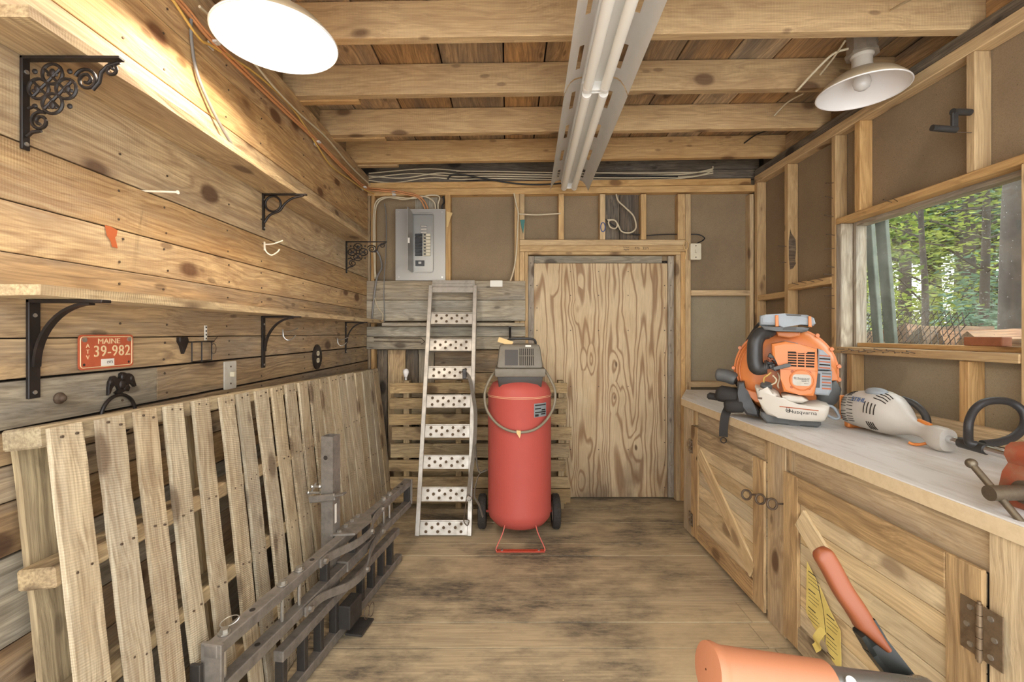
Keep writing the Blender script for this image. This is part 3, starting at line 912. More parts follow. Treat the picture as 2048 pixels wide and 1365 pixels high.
def scroll_bracket(y, z, su, sv, label):
    t = world_thing('shelf_bracket', label, 'bracket', (XL, y, z - 0.19 * sv), 'ornate scroll shelf brackets')
    bracket_base(t, y, z, 0.2 * su, 0.188 * sv)
    def p3(q):
        return Vector((XL + 0.008 + q[0] * su, y, z - 0.006 - q[1] * sv))
    def wire(bm, q, r=0.0032, closed=False):
        add_tube(bm, [p3(k) for k in q], r, 6, closed)
    bm = bm_new()
    cx, cy = 0.053, 0.058
    for ang in (0, 90, 180, 270):
        a = R(ang)
        c = (cx + 0.028 * math.cos(a), cy + 0.030 * math.sin(a))
        wire(bm, [(c[0] + 0.0205 * math.cos(b), c[1] + 0.0205 * math.sin(b)) for b in (2 * math.pi * k / 20 for k in range(20))], closed=True)
    for d in (-0.012, 0.012):
        wire(bm, [(cx - 0.03 + d, cy - 0.03 - d), (cx + 0.03 + d, cy + 0.03 - d)], 0.0028)
        wire(bm, [(cx - 0.03 + d, cy + 0.03 + d), (cx + 0.03 + d, cy - 0.03 + d)], 0.0028)
    for ang in (45, 135, 225, 315):
        a = R(ang)
        add_ball(bm, p3((cx + 0.05 * math.cos(a), cy + 0.05 * math.sin(a))), 0.0055, (1, 0.6, 1), 8)
    part('lattice', bm, m_black, t, 40)
    for ang in (0, 90, 180, 270):
        bm = bm_new()
        a = R(ang)
        c = (cx + 0.031 * math.cos(a), cy + 0.033 * math.sin(a))
        add_ball(bm, p3(c), 0.0085, (0.75, 0.4, 1.0), 8)
        add_ball(bm, p3((c[0] - 0.007, c[1] + 0.004)), 0.005, (1, 0.4, 0.8), 8)
        add_ball(bm, p3((c[0] + 0.007, c[1] + 0.004)), 0.005, (1, 0.4, 0.8), 8)
        part('leaf_ornament', bm, m_black, t, 60)
    bm = bm_new()
    wire(bm, spiral((0.122, 0.040), 0.0235, 0.005, R(200), 1.8, 40), 0.0034)
    wire(bm, [(0.135, 0.06), (0.148, 0.045), (0.152, 0.025), (0.165, 0.012), (0.19, 0.004)], 0.0036)
    part('scroll', bm, m_black, t, 60)
    bm = bm_new()
    wire(bm, spiral((0.172, 0.020), 0.013, 0.004, R(250), 1.3), 0.0032)
    part('scroll', bm, m_black, t, 60)
    bm = bm_new()
    wire(bm, spiral((0.028, 0.124), 0.020, 0.005, R(-60), -1.6, 36), 0.0034)
    wire(bm, [(0.03, 0.104), (0.016, 0.094), (0.004, 0.098)], 0.0032)
    wire(bm, [(0.03, 0.143), (0.012, 0.146), (0.002, 0.155)], 0.0036)
    part('scroll', bm, m_black, t, 60)
    return t
scroll_bracket(0.924, 1.7405, 1.0, 1.0, 'black scroll ironwork bracket under the cut end of the upper shelf')
scroll_bracket(2.772, 1.7405, 1.24, 1.03, 'black scroll ironwork bracket beside the breaker panel')

t = world_thing('shelf_bracket', 'black iron bracket with a plain ring, between the two scrolled ones', 'bracket', (XL, 1.829, 1.6))
bracket_base(t, 1.829, 1.7405, 0.176, 0.146, 0.014)
bm = bm_new()
add_tube(bm, [(XL + 0.043 + 0.031 * math.cos(a), 1.829, 1.7 + 0.031 * math.sin(a)) for a in (2 * math.pi * k / 24 for k in range(24))], 0.0045, 8, True)
part('ring', bm, m_black, t, 60)
bm = bm_new()
add_tube(bm, curve_pts([(XL + 0.008, 1.829, 1.625), (XL + 0.03, 1.829, 1.655), (XL + 0.068, 1.829, 1.672), (XL + 0.09, 1.829, 1.70), (XL + 0.12, 1.829, 1.722), (XL + 0.165, 1.829, 1.734)], 5), 0.0048, 8)
part('brace', bm, m_black, t, 60)

def curved_bracket(y, z, arm, drop, w, label):
    t = world_thing('shelf_bracket', label, 'bracket', (XL, y, z - drop), 'plain curved shelf brackets')
    bracket_base(t, y, z, arm, drop, w, 0.007)
    bm = bm_new()
    c = (XL + 0.006, z - drop * 0.72)
    pts = []
    for k in range(13):
        a = R(180 - 90 * k / 12)
        pts.append((XL + 0.012 + arm * 0.74 * (1 + math.cos(a)), y, z - drop * 0.68 + (drop * 0.68 - 0.008) * math.sin(a)))
    add_strip(bm, pts, w * 0.6, 0.006, (0, 1, 0))
    part('curved_brace', bm, m_black, t, 50)
    return t
curved_bracket(0.94, 1.2495, 0.155, 0.204, 0.024, 'black curved iron bracket beside the orange licence plate')
curved_bracket(1.826, 1.2495, 0.152, 0.208, 0.02, 'black curved iron bracket between the white switch plate and the oval outlet')
curved_bracket(2.758, 1.2495, 0.135, 0.19, 0.014, 'thin black curved iron bracket near the back corner')

# ---- licence plate
t = world_thing('licence_plate', 'small orange licence plate reading MAINE 39-982 screwed to the wall', 'licence plate', (XL, 1.113, 1.096))
M = on_left(1.113, 1.1356)
def rrect(w, h, r, n=5):
    out = []
    for cx, cy, a0 in ((w / 2 - r, h / 2 - r, 0), (-w / 2 + r, h / 2 - r, 90), (-w / 2 + r, -h / 2 + r, 180), (w / 2 - r, -h / 2 + r, 270)):
        for k in range(n + 1):
            a = R(a0 + 90 * k / n)
            out.append((cx + r * math.cos(a), cy + r * math.sin(a)))
    return out
bm = bm_new()
add_prism(bm, rrect(0.152, 0.082, 0.009), 0.004, 0.0055, M)
plate = part('plate_sheet', bm, m_plate_orange, t)
bm = bm_new()
add_tube(bm, [M @ Vector((x, y, 0.0058)) for x, y in rrect(0.142, 0.072, 0.007)], 0.0011, 6, True)
part('embossed_rim', bm, m_plate_cream, plate, 60)
text('lettering', 'MAINE', 0.0185, m_plate_cream, plate, M @ Matrix.Translation((0.004, 0.0245, 0.006)), 0.0006, sx=1.15)
text('lettering', '39-982', 0.038, m_plate_cream, plate, M @ Matrix.Translation((0.014, 0.0, 0.006)), 0.0006, space=1.08, sx=0.92)
text('lettering', 'A\nT\nV', 0.0135, m_plate_cream, plate, M @ Matrix.Translation((-0.053, 0.001, 0.006)), 0.0005)
bm = bm_new()
add_prism(bm, [(-0.018, -0.035), (0.018, -0.035), (0.018, -0.018), (-0.018, -0.018)], 0.0056, 0.0062, M)
part('year_sticker', bm, m_sticker, plate)
text('lettering', '1973', 0.009, m_ink, plate, M @ Matrix.Translation((0.005, -0.0265, 0.0064)), 0.0002)
for x, y, mt in ((-0.062, 0.029, m_zinc), (0.062, 0.029, m_zinc), (-0.062, -0.029, m_hole), (0.062, -0.029, m_hole)):
    bm = bm_new()
    add_cyl(bm, M @ Vector((x, y, 0.004)), M @ Vector((x, y, 0.0085 if mt is m_zinc else 0.0058)), 0.0055 if mt is m_zinc else 0.0032, None, 12)
    part('screw' if mt is m_zinc else 'bolt_hole', bm, mt, t)

# ---- eagle towel ring
t = world_thing('eagle_ring_hook', 'dark cast eagle with a hanging ring on the grey board', 'towel ring', (XL, 1.157, 0.93))
M = on_left(1.157, 1.052)
o2 = [(440, 885), (442, 800), (450, 730), (480, 672), (520, 668), (535, 700), (560, 715), (578, 690), (580, 648), (610, 632), (640, 640), (655, 662), (690, 655), (722, 668), (748, 720), (780, 820), (755, 828), (722, 790), (690, 758), (668, 788), (700, 828), (682, 872), (640, 852), (600, 882), (545, 892), (520, 868), (560, 840), (540, 790), (505, 775), (482, 800), (460, 870)]
bm = bm_new()
add_prism(bm, [((x - 610) * 2.48e-4, -(y - 770) * 2.11e-4) for x, y in o2], 0.0, 0.007, M, 0.0012)
for cx, cy, r in ((610, 690, 9), (600, 780, 12), (640, 820, 9), (470, 740, 8), (720, 720, 8)):
    add_ball(bm, M @ Vector(((cx - 610) * 2.48e-4, -(cy - 770) * 2.11e-4, 0.007)), r * 0.001, (0.35, 0.8, 1), 8)
part('eagle', bm, m_black, t, 35)
bm = bm_new()
add_tube(bm, [M @ Vector((-0.013 + 0.05 * math.cos(a), -0.077 + 0.05 * math.sin(a), 0.0065)) for a in (2 * math.pi * k / 36 for k in range(36))], 0.0042, 8, True)
part('ring', bm, m_black, t, 60)

# ---- wire rack, knob, switch, oval outlet
t = world_thing('wire_rack', 'black square wire rack with a scrolled end on the wall', 'rack', (XL, 1.42, 1.06))
M = on_left(1.44, 1.123)
bm = bm_new()
for pts in ([(-0.048, 0.03), (-0.048, -0.03), (0.045, -0.03), (0.045, 0.03)], [(-0.055, 0.03), (0.058, 0.031)], [(-0.003, 0.03), (-0.003, -0.034)]):
    add_tube(bm, [M @ Vector((x, y, 0.018)) for x, y in pts], 0.0021, 6)
for x in (-0.048, 0.045):
    add_tube(bm, [M @ Vector((x, 0.03, 0.0)), M @ Vector((x, 0.03, 0.018))], 0.0021, 6)
part('frame', bm, m_black, t)
bm = bm_new()
add_prism(bm, [(-0.088, 0.045), (-0.055, 0.046), (-0.05, 0.032), (-0.062, 0.02), (-0.07, -0.005), (-0.078, 0.018), (-0.088, 0.032)], 0, 0.012, M, 0.003)
part('leaf_boss', bm, m_black, t)
bm = bm_new()
add_tube(bm, [M @ Vector((0.065 + 0.012 * math.cos(a), 0.006 + 0.017 * math.sin(a), 0.012)) for a in (2 * math.pi * k / 20 for k in range(20))], 0.0012, 6, True)
add_tube(bm, [M @ Vector(p) for p in ((0.05, 0.026, 0.012), (0.066, 0.03, 0.012), (0.085, 0.046, 0.012))], 0.0014, 6)
part('wire_curl', bm, m_rust, t, 60)
bm = bm_new()
box_between(bm, XL + 0.002, XL + 0.005, 1.475, 1.485, 1.157, 1.205)
t = tag(obj('tag_strip', bm, m_sticker), 'thin white strip with black dots pinned above the wire rack', 'strip')
for k in range(4):
    bm = bm_new()
    add_cyl(bm, (XL + 0.0045, 1.48, 1.163 + 0.012 * k), (XL + 0.006, 1.48, 1.163 + 0.012 * k), 0.003, None, 8)
    obj('dot', bm, m_ink, t)

t = world_thing('coat_peg', 'small round dark peg on the grey board beside the cast eagle', 'peg', (XL, 0.997, 1.026))
bm = bm_new()
add_lathe(bm, [(0.002, 0.0), (0.0125, 0.0), (0.0125, 0.004), (0.008, 0.007), (0.0075, 0.012), (0.004, 0.0155), (0.0005, 0.016)], on_left(0.997, 1.0376), 20, True, True)
part('peg_head', bm, m_rust, t, 40)

t = world_thing('light_switch', 'worn white metal switch plate on the left wall above the slatted pallet', 'switch', (XL, 1.609, 0.98))
M = on_left(1.609, 1.032)
bm = bm_new()
add_prism(bm, rrect(0.067, 0.098, 0.003), 0.0, 0.005, M, 0.0015)
part('cover_plate', bm, m_white_plate, t)
bm = bm_new()
add_box(bm, M @ Vector((0, 0.003, 0.010)), (0.018, 0.008, 0.016))
part('toggle', bm, m_ivory, t)
for y in (-0.03, 0.03):
    bm = bm_new()
    add_cyl(bm, M @ Vector((0, y, 0.004)), M @ Vector((0, y, 0.0065)), 0.003, None, 8)
    part('screw', bm, m_rust, t)

t = world_thing('wall_outlet', 'dark oval outlet cover with two ivory sockets', 'outlet', (XL, 2.345, 0.99))
M = on_left(2.345, 1.058)
bm = bm_new()
add_prism(bm, [(0.053 * math.cos(a), 0.064 * math.sin(a)) for a in (2 * math.pi * k / 32 for k in range(32))], 0, 0.007, M, 0.003)
part('cover_plate', bm, m_outlet_plate, t, 40)
for y in (-0.018, 0.018):
    bm = bm_new()
    add_prism(bm, [(0.017 * math.cos(a), y + 0.0145 * max(-0.82, min(0.82, math.sin(a)))) for a in (2 * math.pi * k / 24 for k in range(24))], 0.006, 0.0085, M)
    s_ = part('socket', bm, m_ivory, t)
    for x in (-0.006, 0.006):
        bm = bm_new()
        add_box(bm, M @ Vector((x, y + 0.002, 0.0085)), (0.001, 0.0025, 0.008))
        obj('slot', bm, m_hole, s_)

# ---- nail and wire hooks
bm = bm_new()
add_cyl(bm, (XL - 0.01, 1.236, 1.567), (-0.897, 1.236, 1.563), 0.0028, None, 8)
add_cyl(bm, (-0.897, 1.236, 1.563), (-0.894, 1.236, 1.563), 0.005, None, 10)
tag(obj('long_nail', bm, m_hookwhite), 'long bright nail standing out of the left wall', 'nail')
def coat_hook(y, z, s, label, flip=1):
    bm = bm_new()
    x = XL + 0.003
    add_tube(bm, curve_pts([(x, y, z), (x + 0.004 * s, y, z - 0.03 * s), (x + 0.02 * s, y + 0.01 * flip, z - 0.045 * s), (x + 0.042 * s, y + 0.012 * flip, z - 0.034 * s), (x + 0.052 * s, y + 0.012 * flip, z - 0.022 * s)], 5), 0.0028 * s, 7)
    add_tube(bm, curve_pts([(x, y, z - 0.006), (x + 0.03 * s, y, z - 0.004), (x + 0.055 * s, y, z + 0.004), (x + 0.07 * s, y, z + 0.01)], 5), 0.0026 * s, 7)
    add_box(bm, (x, y, z - 0.012 * s), (0.003, 0.008, 0.034 * s))
    return tag(obj('coat_hook', bm, m_hookwhite if s > 1.0 else m_zinc, None, 50), label, 'hook')
coat_hook(1.84, 1.545, 1.05, 'white wire coat hook under the ring bracket')
coat_hook(1.99, 1.192, 0.95, 'steel coat hook under the shelf beside the curved bracket with the wide strap')
coat_hook(2.63, 1.147, 0.9, 'steel coat hook beside the thin curved bracket')

# ---- cables run along the top of the left wall
def cable(name, pts, r, mat, label, n=6, cat='cable', group=None, seg=7):
    bm = bm_new()
    add_tube(bm, curve_pts(pts, n), r, seg)
    return tag(obj(name, bm, mat, None, 60), label, cat, group)
xw = XL + 0.012
cable('cable', [(xw, 0.9, 2.17), (xw, 1.334, 2.158), (xw + 0.004, 1.49, 2.136), (xw + 0.003, 1.72, 2.138), (xw, 1.92, 2.145), (xw + 0.004, 2.3, 2.152), (xw + 0.006, 2.77, 2.148), (xw + 0.02, 3.06, 2.152), (-0.9, 3.165, 2.172), (-0.80, 3.178, 2.165), (-0.66, 3.184, 2.142), (-0.61, 3.184, 2.115), (-0.575, 3.184, 2.05)], 0.0055, m_cable_orange, 'orange cable lying just below its twin, clipped along the left wall', group='orange cables')
cable('cable', [(xw, 0.9, 2.185), (xw, 1.334, 2.172), (xw + 0.006, 1.49, 2.148), (xw + 0.003, 1.92, 2.158), (xw + 0.004, 2.3, 2.163), (xw + 0.008, 2.77, 2.160), (xw + 0.022, 3.05, 2.164), (-0.9, 3.162, 2.185), (-0.78, 3.176, 2.176), (-0.645, 3.182, 2.150), (-0.585, 3.184, 2.11), (-0.556, 3.184, 2.05)], 0.0055, m_cable_orange, 'orange cable lying just above its twin, clipped along the left wall', group='orange cables')
cable('cable', [(xw, 0.9, 2.2), (xw + 0.002, 1.25, 2.165), (xw + 0.004, 1.42, 2.11), (xw + 0.003, 1.5, 2.125), (xw + 0.01, 1.75, 2.175), (xw + 0.006, 2.05, 2.19), (xw + 0.004, 2.3, 2.14), (xw + 0.004, 2.5, 2.10), (xw + 0.004, 2.8, 2.125), (xw + 0.012, 3.02, 2.14), (-0.93, 3.17, 2.15)], 0.0045, m_cable_yellow, 'thin yellow cable sagging below the orange ones')
cable('cable', [(xw + 0.012, 1.42, 2.2), (xw + 0.012, 1.6, 2.215), (xw + 0.02, 1.85, 2.185), (xw + 0.018, 2.1, 2.19), (xw + 0.02, 2.4, 2.21), (xw + 0.02, 2.75, 2.195), (xw + 0.03, 3.12, 2.2)], 0.0045, m_cable, 'beige cable running above the orange ones under the joists')
cable('cable', [(xw, 1.40, 2.16), (xw - 0.002, 1.405, 2.08), (xw, 1.43, 1.99), (xw + 0.004, 1.5, 1.91), (xw + 0.01, 1.58, 1.845), (xw + 0.012, 1.68, 1.785), (xw + 0.01, 1.72, 1.767)], 0.005, m_cable_grey, 'grey cable hanging down behind the upper shelf')
def clip(x, y, z, ang, label):
    bm = bm_new()
    M = Matrix.Translation((x, y, z)) @ Matrix.Rotation(ang, 4, 'Z')
    add_box(bm, M @ Vector((0, 0, 0.0)), (0.006, 0.022, 0.006), M.to_3x3())
    for k in (-0.009, -0.003, 0.003, 0.009):
        add_box(bm, M @ Vector((0.012, k, 0)), (0.022, 0.0025, 0.007), M.to_3x3())
    add_box(bm, M @ Vector((-0.003, 0, 0)), (0.003, 0.026, 0.04), M.to_3x3())
    tag(obj('cable_clip', bm, m_clip), label, 'clip', 'white cable clips')
lab = 'white comb shaped cable clip holding the cables along the left wall top'
clip(xw, 1.497, 2.137, 0, lab); clip(xw, 2.31, 2.152, 0, lab); clip(xw + 0.014, 3.02, 2.15, 0, lab)
clip(-0.795, 3.186, 2.165, R(-90), 'white comb shaped cable clip on the back wall top plate')

# ================================================================== BACK WALL THINGS
# ---- breaker panel with its little door open
t = world_thing('breaker_panel', 'grey electrical breaker panel with its small door standing open', 'electrical panel', (-0.6, 3.19, 1.549))
PX0, PX1, PZ0, PZ1, PY = -0.782, -0.434, 1.549, 2.049, 3.178
ox0, ox1, oz0, oz1 = -0.662, -0.522, 1.612, 2.012
bm = bm_new()
for a in ((PX0, ox0, PZ0, PZ1), (ox1, PX1, PZ0, PZ1), (ox0, ox1, PZ0, oz0), (ox0, ox1, oz1, PZ1)):
    box_between(bm, a[0], a[1], PY, PY + 0.006, a[2], a[3])
cover = part('cover_plate', bm, m_panel, t)
bm = bm_new()
box_between(bm, PX0 + 0.012, PX1 - 0.012, PY + 0.03, YS - 0.013, PZ0 + 0.012, PZ1 - 0.012)
part('enclosure', bm, m_panel, t)
bm = bm_new()
box_between(bm, ox0, ox1, PY + 0.018, PY + 0.03, oz0, oz1)
part('dead_front', bm, m_panel_in, t)
bm = bm_new()
add_tube(bm, [(x + (ox0 + ox1) / 2, PY - 0.0005, y + (oz0 + oz1) / 2) for x, y in rrect(ox1 - ox0 + 0.012, oz1 - oz0 + 0.016, 0.02)], 0.003, 6, True)
part('opening_rim', bm, m_panel, t, 60)
for x, z in ((PX0 + 0.022, PZ1 - 0.024), (PX1 - 0.022, PZ1 - 0.024), (PX0 + 0.024, PZ0 + 0.022), (PX1 - 0.022, PZ0 + 0.022)):
    bm = bm_new()
    add_cyl(bm, (x, PY - 0.0035, z), (x, PY, z), 0.006, None, 12)
    part('screw', bm, m_zinc, t)
bm = bm_new()
add_box(bm, (ox0 - 0.002, PY - 0.078, (oz0 + oz1) / 2), (0.003, 0.156, 0.418), Matrix.Rotation(R(0), 3, 'Z'))
leaf = part('panel_door', bm, m_panel, t)
bm = bm_new()
add_box(bm, (ox0 + 0.004, PY - 0.14, 1.80), (0.012, 0.012, 0.035))
obj('latch', bm, m_zinc, leaf)
for k in range(3):
    bm = bm_new()
    box_between(bm, -0.61, -0.565, PY + 0.013, PY + 0.019, 1.925 - 0.022 * k, 1.937 - 0.022 * k, 0.002)
    part('knockout', bm, m_zinc, t)
for k in range(7):
    z = 1.868 - 0.0225 * k
    for x0, x1, sgn in ((-0.59, -0.54, 1), (-0.648, -0.598, -1)):
        bm = bm_new()
        box_between(bm, x0, x1, PY + 0.006, PY + 0.019, z - 0.0095, z + 0.0095, 0.001)
        b_ = part('breaker', bm, m_breaker if sgn < 0 else m_ivory, t)
        bm = bm_new()
        add_box(bm, (x0 + 0.012 if sgn > 0 else x1 - 0.012, PY + 0.002, z), (0.014, 0.012, 0.009))
        obj('toggle', bm, m_breaker, b_)
bm = bm_new()
box_between(bm, -0.645, -0.583, PY + 0.006, PY + 0.019, 1.652, 1.69)
b_ = part('main_breaker', bm, m_breaker, t)
bm = bm_new()
box_between(bm, -0.622, -0.602, PY - 0.002, PY + 0.007, 1.664, 1.68)
obj('toggle', bm, m_panel_in, b_)

bm = bm_new()
add_prism(bm, [(0, 0), (0.045, -0.015), (0.03, -0.05), (0.012, -0.11), (0, -0.115)], 0, 0.001, axes((-0.428, 3.188, 2.035), (1, -0.25, 0), (0, 0, 1), (0, -1, 0)))
tag(obj('paper_card', bm, m_manila), 'pale paper card tucked behind the breaker panel', 'card')

# ---- cables on the back wall
yb = 3.19
cable('cable', [(-0.51, yb + 0.03, 2.05), (-0.515, yb + 0.02, 2.1), (-0.56, yb + 0.01, 2.135), (-0.62, yb, 2.14), (-0.72, yb, 2.118), (-0.78, yb, 2.125), (-0.86, yb, 2.135), (-0.915, yb, 2.11), (-0.935, yb, 2.05), (-0.94, yb, 1.9), (-0.935, yb, 1.7), (-0.925, yb - 0.016, 1.56)], 0.0055, m_cable, 'beige cable looping from the breaker panel down the corner stud', group='beige cables by the panel')
cable('cable', [(-0.49, yb + 0.035, 2.05), (-0.49, yb + 0.02, 2.09), (-0.48, yb + 0.01, 2.14), (-0.54, yb, 2.148), (-0.66, yb, 2.126), (-0.78, yb - 0.006, 2.133), (-0.85, yb - 0.006, 2.128), (-0.9, yb - 0.006, 2.10), (-0.925, yb - 0.006, 2.03), (-0.928, yb - 0.006, 1.85), (-0.925, yb - 0.006, 1.62), (-0.91, yb - 0.016, 1.56)], 0.0055, m_cable, 'beige cable looping from the breaker panel down the corner stud', group='beige cables by the panel')
cable('cable', [(-0.46, yb + 0.04, 2.05), (-0.462, yb + 0.03, 2.08), (-0.45, yb + 0.035, 2.11), (-0.455, yb + 0.03, 2.15)], 0.006, m_cable_black, 'short black cable entering the breaker panel top')
cable('cable', [(-0.874, 3.225, 2.10), (-0.865, 3.235, 2.04), (-0.862, 3.235, 1.9), (-0.864, 3.235, 1.8), (-0.86, 3.21, 1.7), (-0.862, 3.185, 1.6), (-0.86, 3.165, 1.45), (-0.855, 3.165, 1.3), (-0.853, 3.14, 1.256)], 0.0035, m_cable_grey, 'thin grey cable hanging down the bay beside the breaker panel')
cable('cable', [(-0.945, 3.165, 1.26), (-0.93, 3.16, 1.4), (-0.91, 3.165, 1.56), (-0.885, 3.20, 1.64), (-0.90, 3.21, 1.72), (-0.92, 3.2, 1.76)], 0.007, m_cable_grey, 'stiff grey cable leaning in the back corner')
cable('cable', [(-0.93, 3.16, 1.45), (-0.90, 3.158, 1.36), (-0.865, 3.158, 1.31), (-0.87, 3.15, 1.256)], 0.0025, m_cable, 'fine beige wire drooping onto the lower shelf corner')
for k, (zz, dx) in enumerate(((2.27, 0), (2.286, 0.1), (2.302, 0.05), (2.32, 0.2))):
    cable('cable', [(-0.98, 3.215, zz - 0.01), (-0.8 + dx, 3.22, zz + 0.024 * ((k % 2) * 2 - 1)), (-0.55 + dx, 3.222, zz + 0.012), (-0.35, 3.222, zz + 0.003 * k), (-0.1, 3.22, zz + 0.006), (0.2, 3.22, zz), (0.5, 3.218, zz - 0.004), (0.8 + dx, 3.22, zz - 0.006), (1.2 + dx, 3.22, zz + 0.004), (1.45, 3.21, zz + 0.04)], 0.0045, m_cable, 'beige cable running along the beam over the back wall', group='beige cables on the back beam')
cable('cable', [(-0.42, 3.2, 2.262), (-0.40, 3.19, 2.285), (-0.33, 3.185, 2.292), (-0.2, 3.185, 2.27), (0.0, 3.184, 2.235), (0.2, 3.184, 2.22), (0.4, 3.186, 2.235), (0.6, 3.2, 2.285), (0.9, 3.208, 2.29), (1.2, 3.208, 2.286)], 0.0055, m_cable_black, 'black cable drooping across the top plate')
cable('cable', [(0.045, 3.188, 2.16), (0.062, 3.188, 2.08), (0.075, 3.188, 2.02), (0.07, 3.188, 1.9), (0.062, 3.188, 1.75), (0.045, 3.188, 1.63), (0.02, 3.172, 1.545)], 0.0055, m_cable, 'beige cable stapled down the stud left of the door')
cable('cable', [(0.083, 3.192, 2.017), (0.2, 3.19, 2.01), (0.3, 3.19, 2.016), (0.372, 3.192, 2.02)], 0.0055, m_cable, 'short beige cable bridging two studs above the door')
cable('cable', [(0.765, 3.205, 2.16), (0.78, 3.2, 2.11), (0.83, 3.195, 2.06), (0.885, 3.192, 2.0), (0.90, 3.19, 1.92), (0.86, 3.19, 1.885), (0.80, 3.19, 1.895), (0.77, 3.19, 1.95), (0.745, 3.19, 1.975), (0.71, 3.192, 1.965), (0.72, 3.19, 1.925), (0.755, 3.188, 1.915), (0.77, 3.188, 1.94), (0.75, 3.188, 1.972), (0.70, 3.192, 1.975)], 0.0055, m_cable, 'beige cable coiled in the bay above the door')
cable('cable', [(0.69, 3.21, 1.985), (0.75, 3.215, 1.94), (0.85, 3.218, 1.89), (0.937, 3.22, 1.875)], 0.004, m_cable_black, 'black cable behind the coil above the door')
cable('cable', [(0.978, 3.22, 1.87), (1.1, 3.215, 1.878), (1.198, 3.22, 1.88)], 0.004, m_cable_black, 'short black cable across the bay right of the coil')
cable('cable', [(1.291, 3.22, 1.88), (1.35, 3.21, 1.875), (1.385, 3.2, 1.85), (1.36, 3.195, 1.825), (1.30, 3.19, 1.80)], 0.004, m_cable_black, 'black cable curling out above the ivory switch box')
cable('wire_loop', [(0.67 + 0.016 * math.cos(2 * math.pi * k / 9), 3.193, 1.925 + 0.032 * math.sin(2 * math.pi * k / 9)) for k in range(10)], 0.003, m_bluewire, 'small loop of blue wire hung on a stud', 3, 'wire')
bm = bm_new()
add_prism(bm, [(-0.016, 0.03), (0.018, 0.032), (0.012, -0.02), (0.006, -0.066), (-0.006, -0.02)], 0, 0.012, axes((0.104, 3.199, 1.945), (1, 0, 0), (0, 0, 1), (0, -1, 0)), 0.002)
tag(obj('wedge', bm, m_teal), 'small teal plastic wedge hung on the stud left of the door', 'wedge')
t = world_thing('switch_box', 'ivory switch box fixed to the stud right of the door', 'switch', (1.31, 3.16, 1.69))
M = axes((1.306, 3.185, 1.747), (1, 0, 0), (0, 0, 1), (0, -1, 0))
bm = bm_new()
add_prism(bm, rrect(0.074, 0.112, 0.006), 0.0, 0.03, M, 0.003)
part('box', bm, m_ivory, t)
bm = bm_new()
add_box(bm, M @ Vector((0, 0, 0.034)), (0.01, 0.01, 0.02))
part('toggle', bm, m_ivory, t)
for y in (-0.04, 0.04):
    bm = bm_new()
    add_cyl(bm, M @ Vector((0, y, 0.029)), M @ Vector((0, y, 0.032)), 0.004, None, 10)
    part('screw', bm, m_rust, t)
bm = bm_new()
add_prism(bm, rrect(0.086, 0.044, 0.003), 0, 0.001, axes((-0.078, YB - 0.0235, 1.527), (1, 0, 0), (0, 0, 1), (0, -1, 0)))
tag(obj('note_card', bm, m_sticker), 'small white card pinned to the grey boards left of the door', 'card')
bm = bm_new()
add_tube(bm, curve_pts([(1.255, 3.196, 1.835), (1.235, 3.19, 1.80), (1.25, 3.19, 1.76), (1.27, 3.192, 1.80), (1.262, 3.195, 1.83)], 5), 0.0028, 6)
add_tube(bm, [(1.255, 3.192, 1.77), (1.247, 3.192, 1.70)], 0.0035, 6)
tag(obj('twine_loop', bm, m_manila, None, 60), 'loop of tan twine hanging on the door stud', 'twine')
# small bracket and metal hanger below the ledge
bm = bm_new()
add_tube(bm, [(-0.93, 3.17, 1.148), (-0.60, 3.17, 1.146), (-0.575, 3.165, 1.12), (-0.60, 3.165, 1.105)], 0.003, 6)
add_tube(bm, [(-0.93, 3.17, 1.125), (-0.60, 3.168, 1.118)], 0.003, 6)
tag(obj('wire_rail', bm, m_rust, None, 60), 'thin bent wire rail under the ledge in the back corner', 'rail')
t = world_thing('ledge_bracket', 'dark iron bracket under the end of the grey ledge by the door', 'bracket', (0.03, 3.17, 1.15))
bm = bm_new()
box_between(bm, 0.01, 0.025, 3.11, 3.176, 1.222, 1.2275)
part('arm', bm, m_black, t)
bm = bm_new()
box_between(bm, 0.01, 0.025, 3.172, 3.177, 1.14, 1.222)
part('strap', bm, m_black, t)
bm = bm_new()
add_strip(bm, curve_pts([(0.0175, 3.116, 1.22), (0.0175, 3.14, 1.20), (0.0175, 3.171, 1.15)], 4), 0.01, 0.004, (1, 0, 0))
part('brace', bm, m_black, t)

# ---- old pallet standing against the back wall
t = world_thing('pallet', 'old stained pallet of horizontal slats standing behind the ladder ramp and compressor', 'pallet', (-0.18, 3.1, 0))
for k, (z0, z1) in enumerate(((0.78, 0.848), (0.675, 0.745), (0.57, 0.64), (0.468, 0.552), (0.35, 0.442), (0.258, 0.332), (0.147, 0.22), (0.05, 0.142))):
    dx = random.uniform(-0.01, 0.012)
    board('slat', -0.782 + dx, 0.405 + dx * 2, 3.035, 3.053, z0, z1, m_pallet2, t, 'x', rough=0.0025)
for x in (-0.68, -0.33, 0.0, 0.36):
    board('stringer', x - 0.02, x + 0.02, 3.054, 3.135, 0.0, 0.86, m_pallet2, t, 'z', 0.003)
for z0 in (0.0, 0.19, 0.38, 0.57, 0.74):
    board('back_slat', -0.78, 0.405, 3.136, 3.152, z0, z0 + 0.095, m_pallet2, t, 'x', rough=0.002)
t = world_thing('light_bulb', 'small spent light bulb lying on top of the old pallet', 'bulb', (-0.69, 3.09, 0.86))
bm = bm_new()
add_lathe(bm, [(0.001, 0.0), (0.012, 0.002), (0.0125, 0.022), (0.010, 0.024)], Matrix.Translation((-0.69, 3.09, 0.86)), 14, True, True)
part('cap', bm, m_zinc, t, 40)
bm = bm_new()
